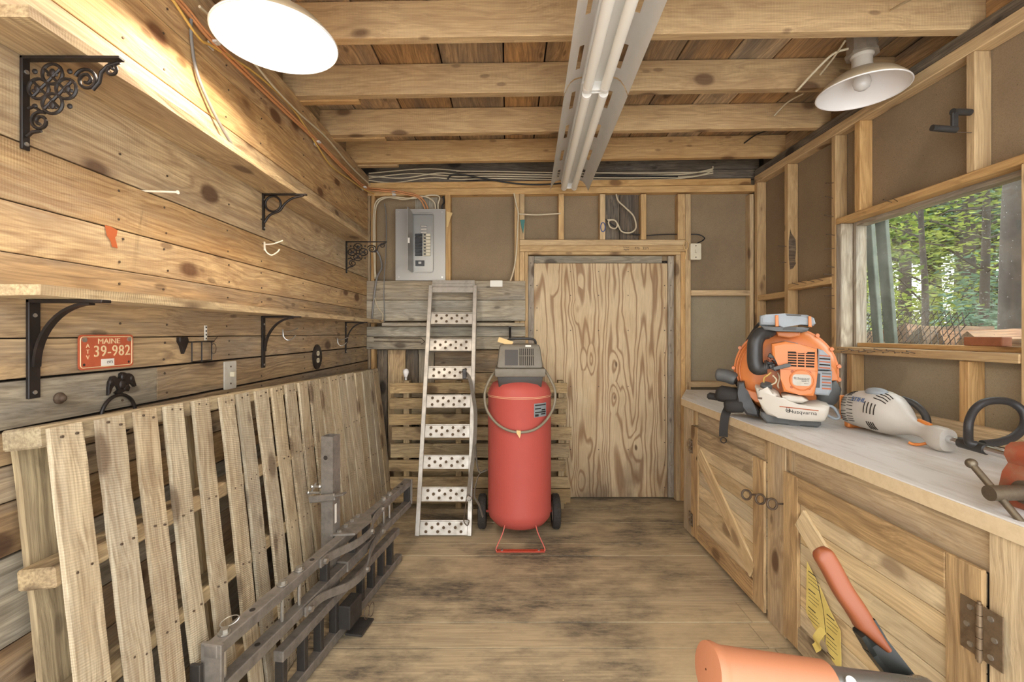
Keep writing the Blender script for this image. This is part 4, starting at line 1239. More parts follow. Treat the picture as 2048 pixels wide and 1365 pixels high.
add_lathe(bm, [(0.010, 0.024), (0.016, 0.038), (0.021, 0.055), (0.017, 0.072), (0.007, 0.079), (0.001, 0.08)], Matrix.Translation((-0.69, 3.09, 0.86)), 16, True, True)
part('glass', bm, m_white_enamel, t, 60)

# ---- aluminium ladder ramp leaning on the ledge
base, top = Vector((0, 2.632, 0.0)), Vector((0, 3.10, 1.50))
ax = (top - base).normalized()
nrm = Vector((0, -ax.z, ax.y))             # towards the room
LR = (top - base).length
XC = -0.372
t = world_thing('ladder_ramp', 'scuffed aluminium loading ramp with punched rungs leaning on the wall', 'ramp', (XC, 2.65, 0))
Mr = axes((XC, 2.634, 0.006), (1, 0, 0), ax, nrm)
half = 0.163
for s in (-1, 1):
    bm = bm_new()
    add_box(bm, Mr @ Vector((s * (half - 0.012), LR / 2, 0.0)), (0.026, LR, 0.012), Mr.to_3x3(), 0.002)
    add_box(bm, Mr @ Vector((s * (half - 0.002), LR / 2, -0.022)), (0.006, LR, 0.05), Mr.to_3x3(), 0.001)
    part('side_rail', bm, m_alu, t)
ys = [0.042 + 0.1845 * k for k in range(8)]
for k, y in enumerate(ys):
    bm = bm_new()
    add_box(bm, Mr @ Vector((0, y, -0.006)), (2 * half - 0.05, 0.072, 0.004), Mr.to_3x3(), 0.0008)
    add_box(bm, Mr @ Vector((0, y + 0.04, -0.018)), (2 * half - 0.05, 0.006, 0.034), Mr.to_3x3(), 0.0008)
    add_box(bm, Mr @ Vector((0, y - 0.036, -0.018)), (2 * half - 0.05, 0.006, 0.034), Mr.to_3x3(), 0.0008)
    rung = part('rung', bm, m_alu, t)
    holes = [(-0.102, 0.022), (-0.034, 0.022), (0.034, 0.022), (0.102, 0.022), (-0.068, 0.002), (0.0, 0.002), (0.068, 0.002), (-0.102, -0.02), (-0.034, -0.02), (0.034, -0.02), (0.102, -0.02)]
    bm, bm2 = bm_new(), bm_new()
    for hx, hy in holes:
        Mh = Mr @ Matrix.Translation((hx, y + hy, -0.0042))
        add_lathe(bm, [(0.0128, 0.0), (0.0122, 0.0022), (0.0092, 0.0022), (0.0086, 0.0002)], Mh, 12)
        add_cyl(bm2, Mh @ Vector((0, 0, -0.0005)), Mh @ Vector((0, 0, 0.0006)), 0.0090, None, 12)
    o = obj('punched_rims', bm, m_alu, rung, 50)
    o['kind'] = 'stuff'
    o = obj('punched_holes', bm2, m_rust_hole, rung)
    o['kind'] = 'stuff'
bm = bm_new()
add_box(bm, Mr @ Vector((0, LR - 0.03, -0.006)), (2 * half - 0.05, 0.04, 0.006), Mr.to_3x3(), 0.001)
part('end_bar', bm, m_alu, t)
bm = bm_new()
add_box(bm, Mr @ Vector((0.0, LR + 0.012, -0.03)), (0.30, 0.022, 0.01), Mr.to_3x3(), 0.001)
add_box(bm, Mr @ Vector((0.0, LR + 0.035, -0.022)), (0.292, 0.026, 0.006), Mr.to_3x3(), 0.001)
part('end_lip', bm, m_alu, t)
# ratchet strap tied on the ramp
t = world_thing('ratchet_strap', 'grey webbing strap with steel hooks hanging on the ramp side rail', 'strap', (-0.2, 2.7, 0.05))
bm = bm_new()
pts = [at(925, 742, 2.84), at(938, 755, 2.82), at(945, 785, 2.80), at(951, 830, 2.78), at(948, 900, 2.74), at(940, 960, 2.68), at(936, 1000, 2.64)]
add_strip(bm, curve_pts(pts, 5), 0.022, 0.003, (1, 0.2, 0))
part('webbing', bm, m_strap, t, 50)
bm = bm_new()
pts = [at(951, 890, 2.72), at(955, 935, 2.70), at(962, 945, 2.70), at(975, 940, 2.70), at(958, 950, 2.69), at(949, 990, 2.66), at(958, 1010, 2.64), at(966, 1035, 2.64)]
add_strip(bm, curve_pts(pts, 5), 0.016, 0.003, (0.3, 1, 0.2))
part('webbing', bm, m_strap, t, 50)
bm = bm_new()
box_between(bm, *(lambda p: (p.x - 0.012, p.x + 0.012, p.y - 0.01, p.y + 0.01, p.z - 0.03, p.z + 0.03))(at(929, 748, 2.80)), 0.003)
part('buckle', bm, m_steel_dark, t)
bm = bm_new()
add_tube(bm, curve_pts([at(933, 998, 2.63), at(929, 1030, 2.62), at(928, 1044, 2.61), at(935, 1052, 2.605), at(938, 1042, 2.61), at(932, 1040, 2.61)], 5), 0.003, 6)
part('hook', bm, m_rust, t, 60)
bm = bm_new()
add_box(bm, at(938, 997, 2.625), (0.03, 0.012, 0.026), Matrix.Rotation(R(30), 3, 'Y'), 0.003)
part('ratchet', bm, m_zinc, t)

# ---- air compressor
CXc, CYc = 0.07, 2.65
t = world_thing('air_compressor', 'tall red upright air compressor with a grey motor shroud on two wheels', 'air compressor', (CXc, CYc, 0))
r = 0.183
bm = bm_new()
T0 = Matrix.Translation((CXc, CYc, 0))
add_lathe(bm, [(0.001, 0.072), (0.09, 0.078), (0.15, 0.097), (r - 0.006, 0.13), (r, 0.16), (r + 0.0015, 0.17), (r, 0.18), (r, 0.815), (r + 0.0025, 0.82), (r + 0.0025, 0.832), (r - 0.001, 0.837), (r - 0.008, 0.862), (0.155, 0.893), (0.11, 0.913), (0.05, 0.922), (0.001, 0.924)], T0, 56)
tank = part('tank', bm, m_red, t, 40)
bm = bm_new()
for a, b in ((0.8225, 0.0), (0.8295, 0.0)):
    add_tube(bm, [(CXc + (r + 0.0025) * math.cos(k * math.pi / 28), CYc + (r + 0.0025) * math.sin(k * math.pi / 28), a) for k in range(56)], 0.0013, 5, True)
obj('weld_seam', bm, m_plate_cream, tank, 60)
bm = bm_new()
a0, a1 = R(-66), R(-38)
ring = []
for k in range(9):
    a = a0 + (a1 - a0) * k / 8
    for z in (0.72, 0.795):
        ring.append(bm.verts.new((CXc + (r + 0.0015) * math.cos(a), CYc + (r + 0.0015) * math.sin(a), z)))
for k in range(8):
    bm.faces.new((ring[2 * k], ring[2 * k + 2], ring[2 * k + 3], ring[2 * k + 1]))
bmesh.ops.solidify(bm, geom=bm.faces[:], thickness=0.0008)
lab_ = obj('data_label', bm, m_label_blue, tank)
for z, b0, b1 in ((0.785, 0.06, 0.94), (0.766, 0.06, 0.5), (0.757, 0.55, 0.9), (0.746, 0.06, 0.94), (0.733, 0.06, 0.32), (0.727, 0.06, 0.32), (0.735, 0.5, 0.9)):
    bm = bm_new()
    seq = []
    for k in range(7):
        a = a0 + (a1 - a0) * (b0 + (b1 - b0) * k / 6)
        for zz in (z - 0.0035, z + 0.0035):
            seq.append(bm.verts.new((CXc + (r + 0.0026) * math.cos(a), CYc + (r + 0.0026) * math.sin(a), zz)))
    for k in range(6):
        bm.faces.new((seq[2 * k], seq[2 * k + 2], seq[2 * k + 3], seq[2 * k + 1]))
    obj('printed_bar', bm, m_ink, tank)
# motor shroud: skirt, tray, housing
def frustum(bm, x0, x1, y0, y1, z0, X0, X1, Y0, Y1, z1, ch=0.0):
    a = [bm.verts.new(p) for p in ((x0, y0, z0), (x1, y0, z0), (x1, y1, z0), (x0, y1, z0))]
    b = [bm.verts.new(p) for p in ((X0, Y0, z1), (X1, Y0, z1), (X1, Y1, z1), (X0, Y1, z1))]
    fs = [bm.faces.new(a[::-1]), bm.faces.new(b)]
    for k in range(4):
        fs.append(bm.faces.new((a[k], a[(k + 1) % 4], b[(k + 1) % 4], b[k])))
    if ch:
        bmesh.ops.bevel(bm, geom=list({e for f in fs for e in f.edges}), offset=ch, segments=2, affect='EDGES', profile=0.5)
    return bm
sy0, sy1 = CYc - 0.135, CYc + 0.15
bm = frustum(bm_new(), CXc - 0.118, CXc + 0.118, sy0 + 0.02, sy1 - 0.02, 0.872, CXc - 0.128, CXc + 0.128, sy0 + 0.004, sy1 - 0.004, 0.945, 0.006)
part('shroud_skirt', bm, m_shroud_dark, t, 40)
bm = frustum(bm_new(), CXc - 0.139, CXc + 0.139, sy0 - 0.012, sy1 + 0.01, 0.938, CXc - 0.142, CXc + 0.142, sy0 - 0.016, sy1 + 0.012, 0.985, 0.008)
part('tray', bm, m_shroud, t, 40)
bm = frustum(bm_new(), CXc - 0.132, CXc + 0.13, sy0, sy1, 0.983, CXc - 0.115, CXc + 0.112, sy0 + 0.04, sy1 - 0.02, 1.118, 0.018)
sh = part('housing', bm, m_shroud, t, 40)
fy = lambda z: sy0 + 0.04 * (z - 0.983) / 0.135
def on_front(x0, x1, z0, z1, d0, d1, mat, name, par):
    bm = bm_new()
    vs = []
    for d in (d0, d1):
        for x, z in ((x0, z0), (x1, z0), (x1, z1), (x0, z1)):
            vs.append(bm.verts.new((CXc + x, fy(z) - d, z)))
    for f in ((0, 1, 2, 3), (7, 6, 5, 4), (0, 4, 5, 1), (1, 5, 6, 2), (2, 6, 7, 3), (3, 7, 4, 0)):
        bm.faces.new([vs[i] for i in f])
    return obj(name, bm, mat, par)
on_front(-0.085, -0.012, 1.002, 1.088, -0.001, 0.0012, m_shroud_dark, 'intake_window', sh)
on_front(-0.008, 0.08, 1.002, 1.094, -0.001, 0.0012, m_hole, 'grille_recess', sh)
for k in range(9):
    on_front(-0.008 + 0.0104 * k, -0.003 + 0.0104 * k, 1.002, 1.094, 0.001, 0.004, m_shroud, 'grille_bar', sh)
on_front(-0.008, 0.08, 1.052, 1.056, 0.001, 0.004, m_shroud, 'grille_bar', sh)
on_front(0.03, 0.062, 1.103, 1.113, -0.001, 0.002, m_sticker, 'sticker', sh)
bm = bm_new()
add_tube(bm, curve_pts([(CXc - 0.075, sy1 - 0.05, 1.09), (CXc - 0.07, sy1 - 0.07, 1.135), (CXc - 0.03, sy1 - 0.08, 1.147), (CXc + 0.06, sy1 - 0.08, 1.147), (CXc + 0.095, sy1 - 0.07, 1.135), (CXc + 0.1, sy1 - 0.05, 1.09)], 5), 0.0075, 8)
part('carry_handle', bm, m_plast_black, t, 60)
bm = bm_new()
add_box(bm, (CXc - 0.082, sy0 + 0.07, 1.132), (0.085, 0.002, 0.028), Matrix.Rotation(R(18), 3, 'Y'))
tag(obj('hang_tag', bm, m_manila), 'manila tag tied on top of the grey motor shroud', 'tag')
# hose looped in front of the tank
bm = bm_new()
ry = CYc - r - 0.012
add_tube(bm, curve_pts([(CXc - 0.135, CYc - 0.06, 0.965), (CXc - 0.165, CYc - 0.11, 0.93), (CXc - 0.197, CYc - 0.10, 0.85), (CXc - 0.188, CYc - 0.11, 0.76), (CXc - 0.14, CYc - 0.15, 0.695), (CXc - 0.08, CYc - 0.187, 0.66), (CXc - 0.005, ry, 0.645), (CXc + 0.08, CYc - 0.187, 0.66), (CXc + 0.15, CYc - 0.145, 0.71), (CXc + 0.192, CYc - 0.1, 0.78), (CXc + 0.196, CYc - 0.09, 0.86), (CXc + 0.165, CYc - 0.1, 0.93), (CXc + 0.137, CYc - 0.07, 0.975)], 6), 0.0075, 9)
hose = part('hose', bm, m_hose, t, 60)
bm = bm_new()
add_prism(bm, [(-0.011, 0.012), (0.011, 0.010), (0.011, -0.012), (0.006, -0.03), (-0.011, -0.004)], 0, 0.018, axes((CXc - 0.01, ry - 0.010, 0.645), (1, 0, 0), (0, 0, 1), (0, 1, 0)))
obj('hose_tape', bm, m_manila, hose)
# front foot and wheels
bm = bm_new()
yf = CYc - 0.2
for s in (-1, 1):
    add_strip(bm, curve_pts([(CXc + s * 0.085, CYc - 0.15, 0.125), (CXc + s * 0.098, CYc - 0.17, 0.085), (CXc + s * 0.13, yf + 0.005, 0.022), (CXc + s * 0.128, yf, 0.008)], 4), 0.016, 0.005, (0, 0.9, -0.3))
add_strip(bm, [(CXc - 0.13, yf + 0.008, 0.004), (CXc + 0.13, yf + 0.008, 0.004)], 0.026, 0.006, (0, 1, 0))
foot = part('front_foot', bm, m_red_foot, t)
for s in (-1, 1):
    bm = bm_new()
    add_cyl(bm, (CXc + s * 0.1, yf + 0.006, 0.006), (CXc + s * 0.1, yf + 0.006, 0.013), 0.007, None, 6)
    obj('bolt', bm, m_zinc, foot)
for s in (-1, 1):
    Mw = axes((CXc + s * 0.222, CYc + 0.115, 0.1), (0, 1, 0), (0, 0, 1), (1, 0, 0))
    bm = bm_new()
    prof = [(0.06, -0.02), (0.085, -0.025), (0.096, -0.021), (0.1, -0.012), (0.1, 0.012), (0.096, 0.021), (0.085, 0.025), (0.06, 0.02)]
    add_lathe(bm, prof, Mw, 36)
    for k in range(36):
        for q in (-1, 1):
            a = 2 * math.pi * k / 36
            add_strip(bm, [Mw @ Vector((0.1 * math.cos(a), 0.1 * math.sin(a), -0.014)), Mw @ Vector((0.1005 * math.cos(a + q * 0.17), 0.1005 * math.sin(a + q * 0.17), 0.014))], 0.003, 0.003, Mw.to_3x3() @ Vector((-math.sin(a), math.cos(a), 0)))
    tyre = part('tyre', bm, m_rubber, t, 30)
    bm = bm_new()
    add_lathe(bm, [(0.012, -0.022), (0.03, -0.014), (0.062, -0.018), (0.062, 0.018), (0.03, 0.014), (0.012, 0.022)], Mw, 24, True, True)
    obj('wheel_hub', bm, m_sticker, tyre, 30)
bm = bm_new()
add_cyl(bm, (CXc - 0.215, CYc + 0.115, 0.1), (CXc + 0.215, CYc + 0.115, 0.1), 0.008, None, 8)
for s in (-1, 1):
    add_box(bm, (CXc + s * 0.12, CYc + 0.115, 0.13), (0.008, 0.05, 0.09))
part('axle', bm, m_red_foot, t)

# ================================================================== LONG PALLET, CARRIER
def lean_x(z):                       # front face of the leaning pallet
    return -0.868 + 0.106 * (1 - z / 0.97)
LU = Vector((-0.106 / 0.97, 0, 1)).normalized()
LN = Vector((LU.z, 0, -LU.x))
t = world_thing('pallet', 'long pallet of pale upright slats leaning along the left wall', 'pallet', (-0.85, 2.0, 0))
slats = [(0.864, 0.942), (0.968, 1.045), (1.064, 1.137), (1.156, 1.229), (1.258, 1.332), (1.377, 1.453), (1.464, 1.542), (1.574, 1.66), (1.685, 1.768), (1.785, 1.87), (1.89, 1.974), (1.994, 2.092), (2.107, 2.206), (2.221, 2.324), (2.331, 2.438), (2.447, 2.566), (2.583, 2.689), (2.706, 2.833), (2.843, 2.927), (2.938, 3.05)]
def slat(name, y0, y1, zt, depth, thick, mat, zb=0.004, jit=0.003):
    L = (zt - zb) / LU.z
    n = 12
    bm = bm_new()
    rings = []
    w = (y1 - y0) / 2
    skew = random.uniform(-0.006, 0.006)
    for i in range(n + 1):
        x = -L / 2 + L * i / n
        j0, j1 = random.uniform(-jit, jit), random.uniform(-jit, jit)
        bow = 0.002 * math.sin(i * 0.5 + y0 * 9)
        s = skew * (i / n - 0.5)
        rings.append([bm.verts.new((x, -w + j0 + s, -thick / 2 + bow)), bm.verts.new((x, w + j1 + s, -thick / 2 + bow)), bm.verts.new((x, w + j1 * 0.6 + s, thick / 2 + bow)), bm.verts.new((x, -w + j0 * 0.6 + s, thick / 2 + bow))])
    for a, b in zip(rings, rings[1:]):
        for k in range(4):
            bm.faces.new((a[k], a[(k + 1) % 4], b[(k + 1) % 4], b[k]))
    bm.faces.new(rings[0]); bm.faces.new(rings[-1])
    bmesh.ops.recalc_face_normals(bm, faces=bm.faces)
    me = bpy.data.meshes.new(name)
    bm.to_mesh(me); bm.free()
    me.materials.append(mat)
    o = bpy.data.objects.new(name, me)
    COL.objects.link(o)
    zc = (zt + zb) / 2
    c = Vector((lean_x(zc), (y0 + y1) / 2, zc)) - LN * (depth + thick / 2)
    o.matrix_basis = axes(c, LU, (0, 1, 0), LU.cross(Vector((0, 1, 0))) * 1.0)
    o.parent = t
    o.matrix_parent_inverse = Matrix.Translation(-WORLD[t.name])
    return o
ztop = lambda y: 1.0 - (y - 0.87) * 0.027
for y0, y1 in slats:
    slat('slat', y0 + 0.002, y1 - (0.009 if y0 < 1.7 else 0.005), ztop(y0) + random.uniform(-0.004, 0.004), 0.0, 0.010, m_pallet, 0.004, 0.002)
for z in (0.955, 0.70, 0.455, 0.215, 0.03):
    zz = z
    bm = bm_new()
    zc = zz
    c = Vector((lean_x(zc), 1.955, zc)) - LN * (0.0105 + 0.037)
    o = board('stringer', -0.0365, 0.0365, -1.10, 1.10, -0.02, 0.02, m_pallet2, t, 'y', 0.004)
    tz = -0.027
    o.matrix_basis = Matrix.Translation(c) @ Matrix.Rotation(math.atan2(LN.z, -LN.x) - math.pi, 4, 'Y') @ Matrix.Rotation(math.atan(tz) if z > 0.9 else (math.atan(tz) * z), 4, 'X') @ Matrix.Rotation(R(90), 4, 'Z')
for y0, y1 in ((0.885, 0.962), (1.35, 1.42), (1.95, 2.02), (2.5, 2.57), (2.96, 3.03)):
    slat('back_slat', y0, y1, ztop(y0) - 0.015, 0.085, 0.014, m_pallet2)
bm = bm_new()
for y0, y1 in slats:
    for z in (0.955, 0.70, 0.455, 0.215):
        for f in (0.3, 0.7):
            y = y0 + (y1 - y0) * f
            zz = z - (y - 1.95) * 0.027 * (1 if z > 0.9 else z) + random.uniform(-0.008, 0.008)
            p = Vector((lean_x(zz), y, zz))
            add_cyl(bm, p - LN * 0.004, p + LN * 0.0026, 0.0027, None, 7)
o = part('nail_heads', bm, m_rust, t)
o['kind'] = 'stuff'

# ---- hitch carrier standing on its edge
t = world_thing('hitch_carrier', 'black steel hitch cargo carrier standing on edge with its square post upright', 'carrier', (-0.65, 1.8, 0))
cd = Vector((0.1625, 1, 0)).normalized()
cw = Vector((cd.y, -cd.x, 0))            # towards the room
def cpt(Y, z, w=0.0):
    return Vector((-0.947 + 0.1625 * Y, Y, z)) + cw * w
MC = axes((0, 0, 0), cd, cw, (0, 0, 1)).to_3x3()
def rail(name, y0, y1, z, w=0.0, s=(0.036, 0.036), mat=None, par=None):
    a, b = cpt(y0, z, w), cpt(y1, z, w)
    bm = bm_new()
    add_box(bm, (a + b) / 2, ((b - a).length, s[0], s[1]), MC, 0.003)
    return part(name, bm, mat or m_steel, t) if par is None else obj(name, bm, mat or m_steel, par)
r_top = rail('top_rail', 1.16, 2.485, 0.366, s=(0.04, 0.034))
r_low = rail('lower_rail', 1.16, 2.485, 0.252, s=(0.04, 0.034))
r_mid = rail('channel_rail', 1.42, 2.33, 0.168, s=(0.036, 0.034))
r_bot = rail('floor_rail', 1.42, 2.36, 0.02, s=(0.036, 0.036))
def bar(y, z0, z1, s=(0.022, 0.03), mat=None, w=0.0, name='upright'):
    bm = bm_new()
    add_box(bm, cpt(y, (z0 + z1) / 2, w), (s[0], s[1], z1 - z0), MC, 0.002)
    return part(name, bm, mat or m_steel_dark, t)
for y in (1.435, 1.545, 1.64, 1.741, 1.95, 2.047, 2.15, 2.25):
    bar(y, 0.038, 0.152)
for y in (1.68, 1.885, 2.0, 2.47):
    bar(y, 0.268, 0.35)
bar(1.168, 0.22, 0.384, (0.012, 0.06), m_steel, 0, 'end_plate')
bar(1.150, 0.18, 0.34, (0.012, 0.03), m_steel_dark, -0.03, 'end_plate')
bar(2.484, 0.25, 0.384, (0.008, 0.05), m_steel, 0, 'end_plate')
for y in (1.207, 1.44, 1.527, 2.18, 2.245):
    bm = bm_new()
    add_cyl(bm, cpt(y, 0.228), cpt(y, 0.395), 0.0062, None, 10)
    rod = part('bolt', bm, m_zinc, t)
    bm = bm_new()
    add_cyl(bm, cpt(y, 0.384), cpt(y, 0.388), 0.016, None, 14)
    add_cyl(bm, cpt(y, 0.388), cpt(y, 0.397), 0.011, None, 6)
    obj('nut', bm, m_zinc, rod)
bm = bm_new()
add_tube(bm, [cpt(1.225 + 0.02 * math.cos(a), 0.405 + 0.012 * math.sin(a), 0.012 * math.cos(a)) for a in (2 * math.pi * k / 18 for k in range(18))], 0.0016, 6, True)
part('pin_clip', bm, m_zinc, t, 60)
for y, z in ((1.31, 0.384), (1.33, 0.270), (1.6, 0.384), (2.35, 0.384), (2.4, 0.384)):
    bm = bm_new()
    add_cyl(bm, cpt(y, z - 0.002), cpt(y, z + 0.0004), 0.008, None, 12)
    part('bolt_hole', bm, m_hole, t)
# gusset plate on top and bent flat arms
bm = bm_new()
outl = [(1.775, -0.035), (1.80, 0.055), (1.93, 0.062), (1.985, 0.03), (1.985, -0.03)]
a = [cpt(y, 0.384, w) for y, w in outl]
b = [cpt(y, 0.392, w) for y, w in outl]
va, vb = [bm.verts.new(p) for p in a], [bm.verts.new(p) for p in b]
bm.faces.new(va[::-1]); bm.faces.new(vb)
for k in range(5):
    bm.faces.new((va[k], va[(k + 1) % 5], vb[(k + 1) % 5], vb[k]))
gus = part('gusset_plate', bm, m_steel, t)
for y in (1.80, 1.85, 1.90, 1.95):
    bm = bm_new()
    add_cyl(bm, cpt(y, 0.391, -0.012), cpt(y, 0.401, -0.012), 0.009, None, 6)
    obj('bolt', bm, m_zinc, gus)
bm = bm_new()
add_strip(bm, curve_pts([cpt(1.61, 0.366, 0.026), cpt(1.68, 0.362, 0.028), cpt(1.80, 0.352, 0.06), cpt(1.92, 0.352, 0.066), cpt(2.0, 0.362, 0.036), cpt(2.12, 0.37, 0.026)], 5), 0.03, 0.007, (0, 0, 1))
arm1 = part('bent_arm', bm, m_steel, t, 30)
bm = bm_new()
add_strip(bm, curve_pts([cpt(1.52, 0.25, 0.027), cpt(1.62, 0.245, 0.03), cpt(1.76, 0.215, 0.062), cpt(1.88, 0.215, 0.066), cpt(1.98, 0.245, 0.036), cpt(2.12, 0.27, 0.027)], 5), 0.03, 0.007, (0, 0, 1))
arm2 = part('bent_arm', bm, m_steel, t, 30)
for (y, z, w), ar in (((1.63, 0.366, 0.03), arm1), ((1.91, 0.352, 0.07), arm1), ((2.1, 0.369, 0.03), arm1), ((1.54, 0.25, 0.031), arm2), ((1.87, 0.215, 0.07), arm2), ((2.1, 0.268, 0.031), arm2)):
    bm = bm_new()
    add_cyl(bm, cpt(y, z, w), cpt(y, z, w + 0.011), 0.010, None, 6)
    obj('bolt', bm, m_zinc, ar)
rail('splice_sleeve', 1.80, 1.97, 0.254, s=(0.05, 0.042))
# fold lock on the floor
bm = bm_new()
add_box(bm, cpt(1.80, 0.085, 0.035), (0.10, 0.05, 0.09), MC, 0.004)
part('lock_bracket', bm, m_steel_dark, t)
bm = bm_new()
add_box(bm, cpt(1.83, 0.006, 0.06), (0.11, 0.07, 0.008), MC, 0.002)
part('lock_foot', bm, m_steel_dark, t)
bm = bm_new()
for q in (0.0, 0.02):
    add_tube(bm, [cpt(1.84 + q + 0.022 * math.cos(a), 0.06 + 0.026 * math.sin(a), 0.085 + q * 0.5) for a in (2 * math.pi * k / 16 for k in range(16))], 0.0015, 6, True)
part('lock_ring', bm, m_rust, t, 60)
# hitch post, square tube
px_, py_ = cpt(1.803, 0).x - 0.006, 1.803
bm = bm_new()
h, w_, th = 0.774, 0.0255, 0.005
sq = [(-w_, -w_), (w_, -w_), (w_, w_), (-w_, w_)]
si = [(-w_ + th, -w_ + th), (w_ - th, -w_ + th), (w_ - th, w_ - th), (-w_ + th, w_ - th)]
MP = Matrix.Translation(cpt(1.803, 0.0, -0.05)) @ Matrix.Rotation(R(-12), 4, 'Z')
rows = [[bm.verts.new(MP @ Vector((x, y, z))) for x, y in q] for q, z in ((sq, 0.14), (sq, h), (si, h), (si, h - 0.12))]
for k in range(4):
    for a, b in ((0, 1), (1, 2), (2, 3)):
        bm.faces.new((rows[a][k], rows[a][(k + 1) % 4], rows[b][(k + 1) % 4], rows[b][k]))
bm.faces.new(rows[0][::-1]); bm.faces.new(rows[3])
post = part('hitch_post', bm, m_steel, t)
bm = bm_new()
add_cyl(bm, MP @ Vector((-0.006, -w_ - 0.0005, 0.69)), MP @ Vector((-0.006, -w_ + 0.002, 0.69)), 0.009, None, 14)
obj('pin_hole', bm, m_hole, post)
bm = bm_new()
box_between(bm, 0, 0.001, 0, 0.012, 0, 0.075)
bmesh.ops.transform(bm, matrix=MP @ Matrix.Translation((w_, -0.012, 0.43)), verts=bm.verts)
obj('sticker', bm, m_sticker, post)
# anti rattle clamp bolted round the post
bm = bm_new()
add_box(bm, MP @ Vector((-0.012, -w_ - 0.012, 0.535)), (0.115, 0.014, 0.026), (MP @ Matrix.Rotation(R(-10), 4, 'Y')).to_3x3(), 0.003)
add_box(bm, MP @ Vector((0.058, -w_ - 0.004, 0.552)), (0.045, 0.03, 0.007), (MP @ Matrix.Rotation(R(-14), 4, 'Y')).to_3x3(), 0.002)
cl = part('anti_rattle_clamp', bm, m_steel, t)
bm = bm_new()
add_cyl(bm, MP @ Vector((-0.075, -w_ - 0.006, 0.55)), MP @ Vector((-0.028, -w_ - 0.004, 0.553)), 0.005, None, 8)
add_cyl(bm, MP @ Vector((-0.06, -w_ - 0.004, 0.575)), MP @ Vector((-0.025, -w_ - 0.002, 0.577)), 0.005, None, 8)
add_cyl(bm, MP @ Vector((-0.07, -w_ - 0.004, 0.545)), MP @ Vector((-0.045, -w_ - 0.004, 0.59)), 0.004, None, 8)
for x, z in ((-0.078, 0.55), (-0.062, 0.575), (-0.028, 0.578)):
    add_ball(bm, MP @ Vector((x, -w_ - 0.005, z)), 0.008, (1, 1, 1), 8)
obj('clamp_bolts', bm, m_zinc, cl, 40)

# ================================================================== WORKBENCH CABINET
XC0 = 1.07
cab = world_thing('base_cabinet', 'rough pine base cabinet with two Z braced doors under the white worktop', 'cabinet', (1.4, 1.7, 0))
ZS = 0.742
for y0, y1, mt in ((2.628, 2.766, m_cab_grey), (1.751, 1.876, m_cab_grey), (0.86, 1.013, m_cab_grey)):
    board('post', XC0, XC0 + 0.036, y0, y1, 0.0, ZS, mt, cab, 'z', 0.003)
board('apron', XC0 + 0.016, XC0 + 0.036, 1.8765, 2.6275, 0.58, 0.738, m_cab_grey, cab, 'y', 0.002)
board('apron', XC0 + 0.016, XC0 + 0.036, 1.0135, 1.7505, 0.58, 0.738, m_cab_grey, cab, 'y', 0.002)
board('apron', XC0 + 0.016, XC0 + 0.036, 0.56, 0.8595, 0.1, 0.738, m_cab_grey, cab, 'y', 0.002)
board('spacer', XC0 + 0.002, XC0 + 0.016, 1.715, 1.75, 0.655, ZS, m_cab_rail, cab, 'z', 0.002)
board('spacer', XC0 + 0.002, XC0 + 0.016, 2.59, 2.6275, 0.655, ZS, m_cab_rail, cab, 'z', 0.002)
board('spacer', XC0 + 0.002, XC0 + 0.016, 1.8765, 1.90, 0.655, ZS, m_cab_rail, cab, 'z', 0.002)
bm = bm_new(); box_between(bm, XC0 + 0.036, 1.70, 2.74, 2.758, 0.0, ZS); part('end_panel', bm, m_cab_grey, cab)
bm = bm_new(); box_between(bm, XC0 + 0.036, 1.70, 0.56, 0.578, 0.0, ZS); part('end_panel', bm, m_cab_grey, cab)
bm = bm_new(); box_between(bm, XC0 + 0.036, 1.70, 0.58, 2.738, 0.0, 0.02); part('cabinet_floor', bm, m_hole, cab)

def hinge(y, z, par, big=True):
    s = 1.0 if big else 0.62
    for k in (-1, 1):
        bm = bm_new()
        ys_ = sorted((y + k * 0.006 * s, y + k * 0.046 * s))
        box_between(bm, XC0 - 0.014, XC0 - 0.0115, ys_[0], ys_[1], z - 0.06 * s, z + 0.06 * s, 0.0005)
        if k > 0:
            pass
        lf = part('hinge_leaf', bm, m_hinge, cab)
        for q, dy in ((-0.042, 0.022), (0.0, 0.03), (0.042, 0.022)):
            bm = bm_new()
            add_cyl(bm, (XC0 - 0.0165, y + k * dy * s, z + q * s), (XC0 - 0.0135, y + k * dy * s, z + q * s), 0.0062 * s, None, 10)
            obj('screw', bm, m_zinc, lf)
    bm = bm_new()
    for q in range(5):
        add_cyl(bm, (XC0 - 0.017, y, z + (-0.062 + q * 0.0252) * s), (XC0 - 0.017, y, z + (-0.0385 + q * 0.0252) * s), 0.0062 * s, None, 12)
    add_cyl(bm, (XC0 - 0.017, y, z - 0.068 * s), (XC0 - 0.017, y, z + 0.068 * s), 0.004 * s, None, 10)
    part('hinge_knuckle', bm, m_hinge, cab, 40)

